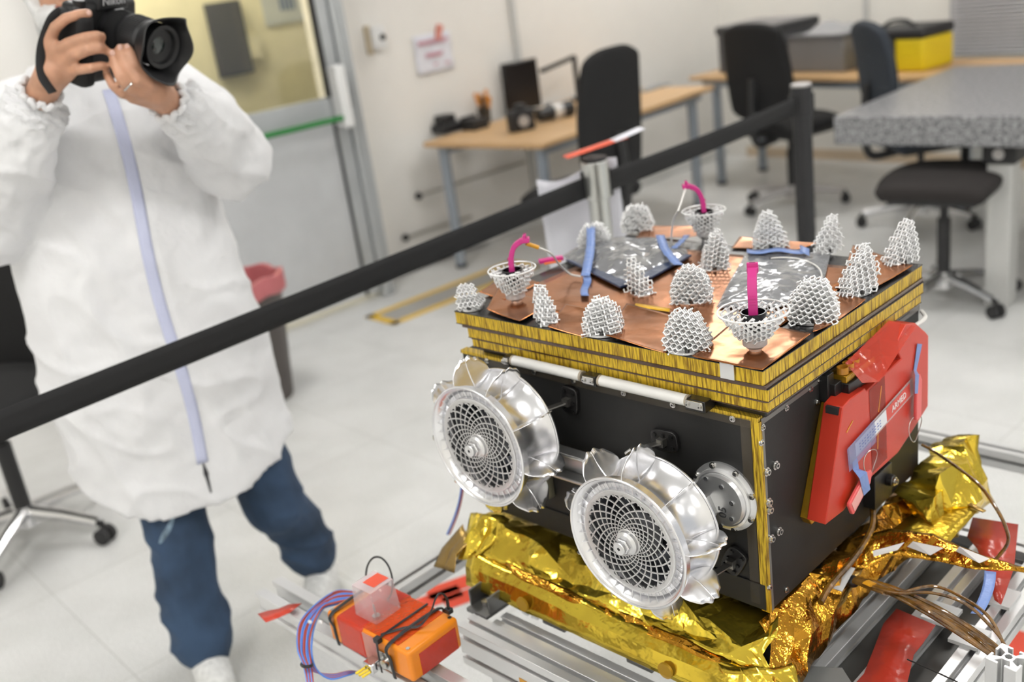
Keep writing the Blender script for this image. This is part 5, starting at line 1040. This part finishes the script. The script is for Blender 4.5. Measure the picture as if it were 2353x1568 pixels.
obj('front_slit', G().add(vs, [(2*i, 2*i+1, 2*i+3, 2*i+2) for i in range(8)]), mat('slit dark', (.05, .05, .055), .9), per, thick=.001)
for c_, d_ in ((cR, (wR-eR)), (cL, (wL-eL))):
    d_ = Vector(d_).normalized(); u_ = d_.orthogonal().normalized(); v_ = d_.cross(u_)
    P = [c_+d_*.026+(u_*math.cos(a)+v_*math.sin(a))*.037*(1+.10*math.sin(a*9))+d_*.004*math.sin(a*13) for a in np.linspace(0, 2*math.pi, 60)[:-1]]
    obj('cuff', G().tube(P, .0065, 8, closed=True), COAT, per)
# jeans and shoes
kL, kR = pl(418, 1245, -.10), pl(632, 1160, -.02)
JN = mat('denim', (.030, .058, .108), .85, bump=.35, bscale=500, var=.35, vscale=7)
me = blob('jeans', [([(-.17, 0, .88), (-.16, -.035, .62), kL, (-.165, -.140, .25), (-.160, -.17, .115)], [.105, .086, .078, .076, .078]), ([(-.0, 0, .88), (.055, -.01, .60), kR, (.134, .030, .26), (.162, .055, .135)], [.105, .088, .082, .074, .073]), ('e', (-.085, 0, .86), (.17, .12, .10))], .0065, JN, 4)
def jf(c):
    low = max(0., 1-abs(c.z-.17)/.13); kn_ = max(0., 1-abs(c.z-.42)/.10)
    r = 1-abs(noise.noise(Vector((c.x*6+2, c.y*6, c.z*11+c.x*5)))); return .010*low*(r**4-.35)+.005*kn_*(r**4-.3)+.003*nz(c, 18)+.004*(r**5-.3)
wrinkle(me, jf); jo = obj('jeans', me, None, per)
bj = BVHTree.FromPolygons([v.co.copy() for v in me.vertices], [tuple(p.vertices) for p in me.polygons])
vs = []
kc = pl(385, 1238, -.2)
for i in range(11):
    for k_ in range(7):
        a = (i/10-.5)*2; b_ = (k_/6-.5)*2; x = kc.x+a*.026; z = kc.z+a*.03+b_*.010*math.sqrt(max(0, 1-a*a)); h = bj.ray_cast(Vector((x, -1, z)), Vector((0, 1, 0))); vs.append((h[0] if h[0] else Vector((x, -.25, z)))+Vector((0, -.0012, 0)))
obj('worn_patch', G().add(vs, [(7*i+k_, 7*i+k_+1, 7*i+k_+8, 7*i+k_+7) for i in range(10) for k_ in range(6)]), mat('worn denim', (.20, .28, .36), .85, var=.5, vscale=40), jo)
SHW = mat('shoe white', (.80, .80, .78), .55, bump=.2, bscale=120, var=.12, vscale=60); SOL = mat('shoe sole', (.72, .72, .70), .6)
for bx, by, a_ in ((-.160, -.185, .10), (.172, .045, -.25)):
    R3 = Matrix.Translation((bx, by, 0)) @ Matrix.Rotation(a_, 4, 'Z'); q = lambda *p: R3 @ Vector(p)
    me = blob('shoe', [([q(0, .03, .06), q(0, -.05, .055), q(.003, -.13, .042), q(.004, -.165, .036)], [.050, .046, .040, .032]), ([q(0, .02, .06), q(0, .01, .11)], [.048, .046])], .005, SHW, 5); sh = obj('shoe', me, None, per)
    out = [(0, .085), (.03, .075), (.042, .03), (.038, -.05), (.052, -.12), (.040, -.18), (.005, -.203), (-.035, -.185), (-.046, -.12), (-.036, -.05), (-.042, .03), (-.03, .075)]
    obj('sole', G().prism([q(x, y, .001) for x, y in out], (0, 0, .026)), SOL, sh, bev=.006)
    g = G()
    for k_ in range(4): g.tube([q(-.026, -.045-.02*k_, .092-.008*k_), q(0, -.05-.02*k_, .102-.008*k_), q(.026, -.045-.02*k_, .092-.008*k_)], .0035, 6)
    o_ = obj('laces', g, mat('lace dark', (.30, .31, .30), .7), sh)
# ------------------------------------------------------------------ the camera held in front of the face
A = pl(262, 66, -.315); B = pl(432, 130, -.455); ax = (B-A).normalized(); sx = ax.cross(Vector((0, 0, 1))).normalized()*-1; upv = sx.cross(ax).normalized()
if upv.z < 0: upv = -upv
if sx.x < 0: sx = -sx
org_ = A-ax*.005
ct = thing('photo_camera', 'black digital camera with a large petal lens hood held up by the person in white', 'camera', MPW @ org_, PA)
MC = Matrix((sx, upv, ax)).transposed().to_4x4()      # camera axes: x right, y up, z out of the lens
CM = mat('camera black', (.013, .013, .014), .45, bump=.15, bscale=400); CM2 = mat('camera rubber', (.010, .010, .011), .75, bump=.5, bscale=300); LBL = mat('marking grey', (.55, .55, .56), .4)
obj('camera_housing', G().box(-.085, .065, -.105, .052, -.045, .0, MC), CM, ct, bev=.012, seg=3)
obj('hand_grip', G().box(-.098, -.062, -.10, .040, -.05, .028, MC), CM2, ct, bev=.012, seg=3)
obj('viewfinder_hump', G().prism([MC @ Vector(p) for p in ((-.038, .036, .006), (.038, .036, .006), (.028, .082, .004), (-.028, .082, .004))], MC @ Vector((0, 0, -.055))), CM, ct, bev=.005, seg=3)
obj('brand_lettering', text_geo('Nikon', .022, MC @ Matrix.Translation((0, .054, .0068)), .0006), LBL, ct)
obj('shutter_dial', G().cyl(MC @ Vector((-.066, .045, -.012)), MC @ Vector((-.066, .058, -.012)), .012), CM, ct, bev=.001); obj('mode_dial', G().cyl(MC @ Vector((.048, .05, -.022)), MC @ Vector((.048, .064, -.022)), .013), CM, ct, bev=.001)
ln = obj('lens_barrel', G().lathe([(.036, 0), (.037, .012), (.040, .016), (.040, .055), (.0425, .058), (.0425, .100), (.041, .104), (.041, .125), (.036, .128), (.0, .118)], 48, MC), CM, ct, angle=40)
for a_, b_ in ((.020, .050), (.062, .096)):
    g = G()
    for k_ in range(60): a = k_*2*math.pi/60; g.bar(MC @ Vector((.0425*math.cos(a) if a_ > .05 else .0402*math.cos(a), .0425*math.sin(a) if a_ > .05 else .0402*math.sin(a), a_)), MC @ Vector((.0425*math.cos(a) if a_ > .05 else .0402*math.cos(a), .0425*math.sin(a) if a_ > .05 else .0402*math.sin(a), b_)), .002, .002)
    o_ = obj('grip_ring', g, CM2, ln, smooth=False); o_['kind'] = 'stuff'
g = G(); N_ = 72
def hd(u, v):
    a = u*2*math.pi; L = .152+.010*math.cos(2*a)+.009*math.cos(4*a); z = .108+(L-.108)*v; r = .0430+.021*v**.9; return MC @ Vector((r*math.sin(a+.2), r*math.cos(a+.2), z))
obj('lens_hood', G().grid(hd, N_, 10), CM, ct, thick=.0024)
obj('front_element', G().lathe([(0, .1245), (.012, .1235), (.022, .121), (.031, .116), (.031, .114), (0, .114)], 40, MC), mat('lens glass', (.004, .012, .010), .04, coat=1.), ln)
obj('front_ring', G().lathe([(.0305, .126), (.034, .134), (.041, .136), (.041, .124), (.0305, .122)], 48, MC, closed=True), CM, ln)
obj('lens_mark', G().box(-.006, .014, .0398, .0406, .014, .018, MC), LBL, ln)
st = [MC @ Vector(p) for p in ((-.092, .035, -.03), (-.115, .02, -.03), (-.135, -.03, -.035), (-.150, -.075, -.02), (-.152, -.10, .01))]
obj('neck_strap', G().tube(crv(st, 6), .009, 8, sq=.22, up=(0, 0, 1)), CM2, ct)
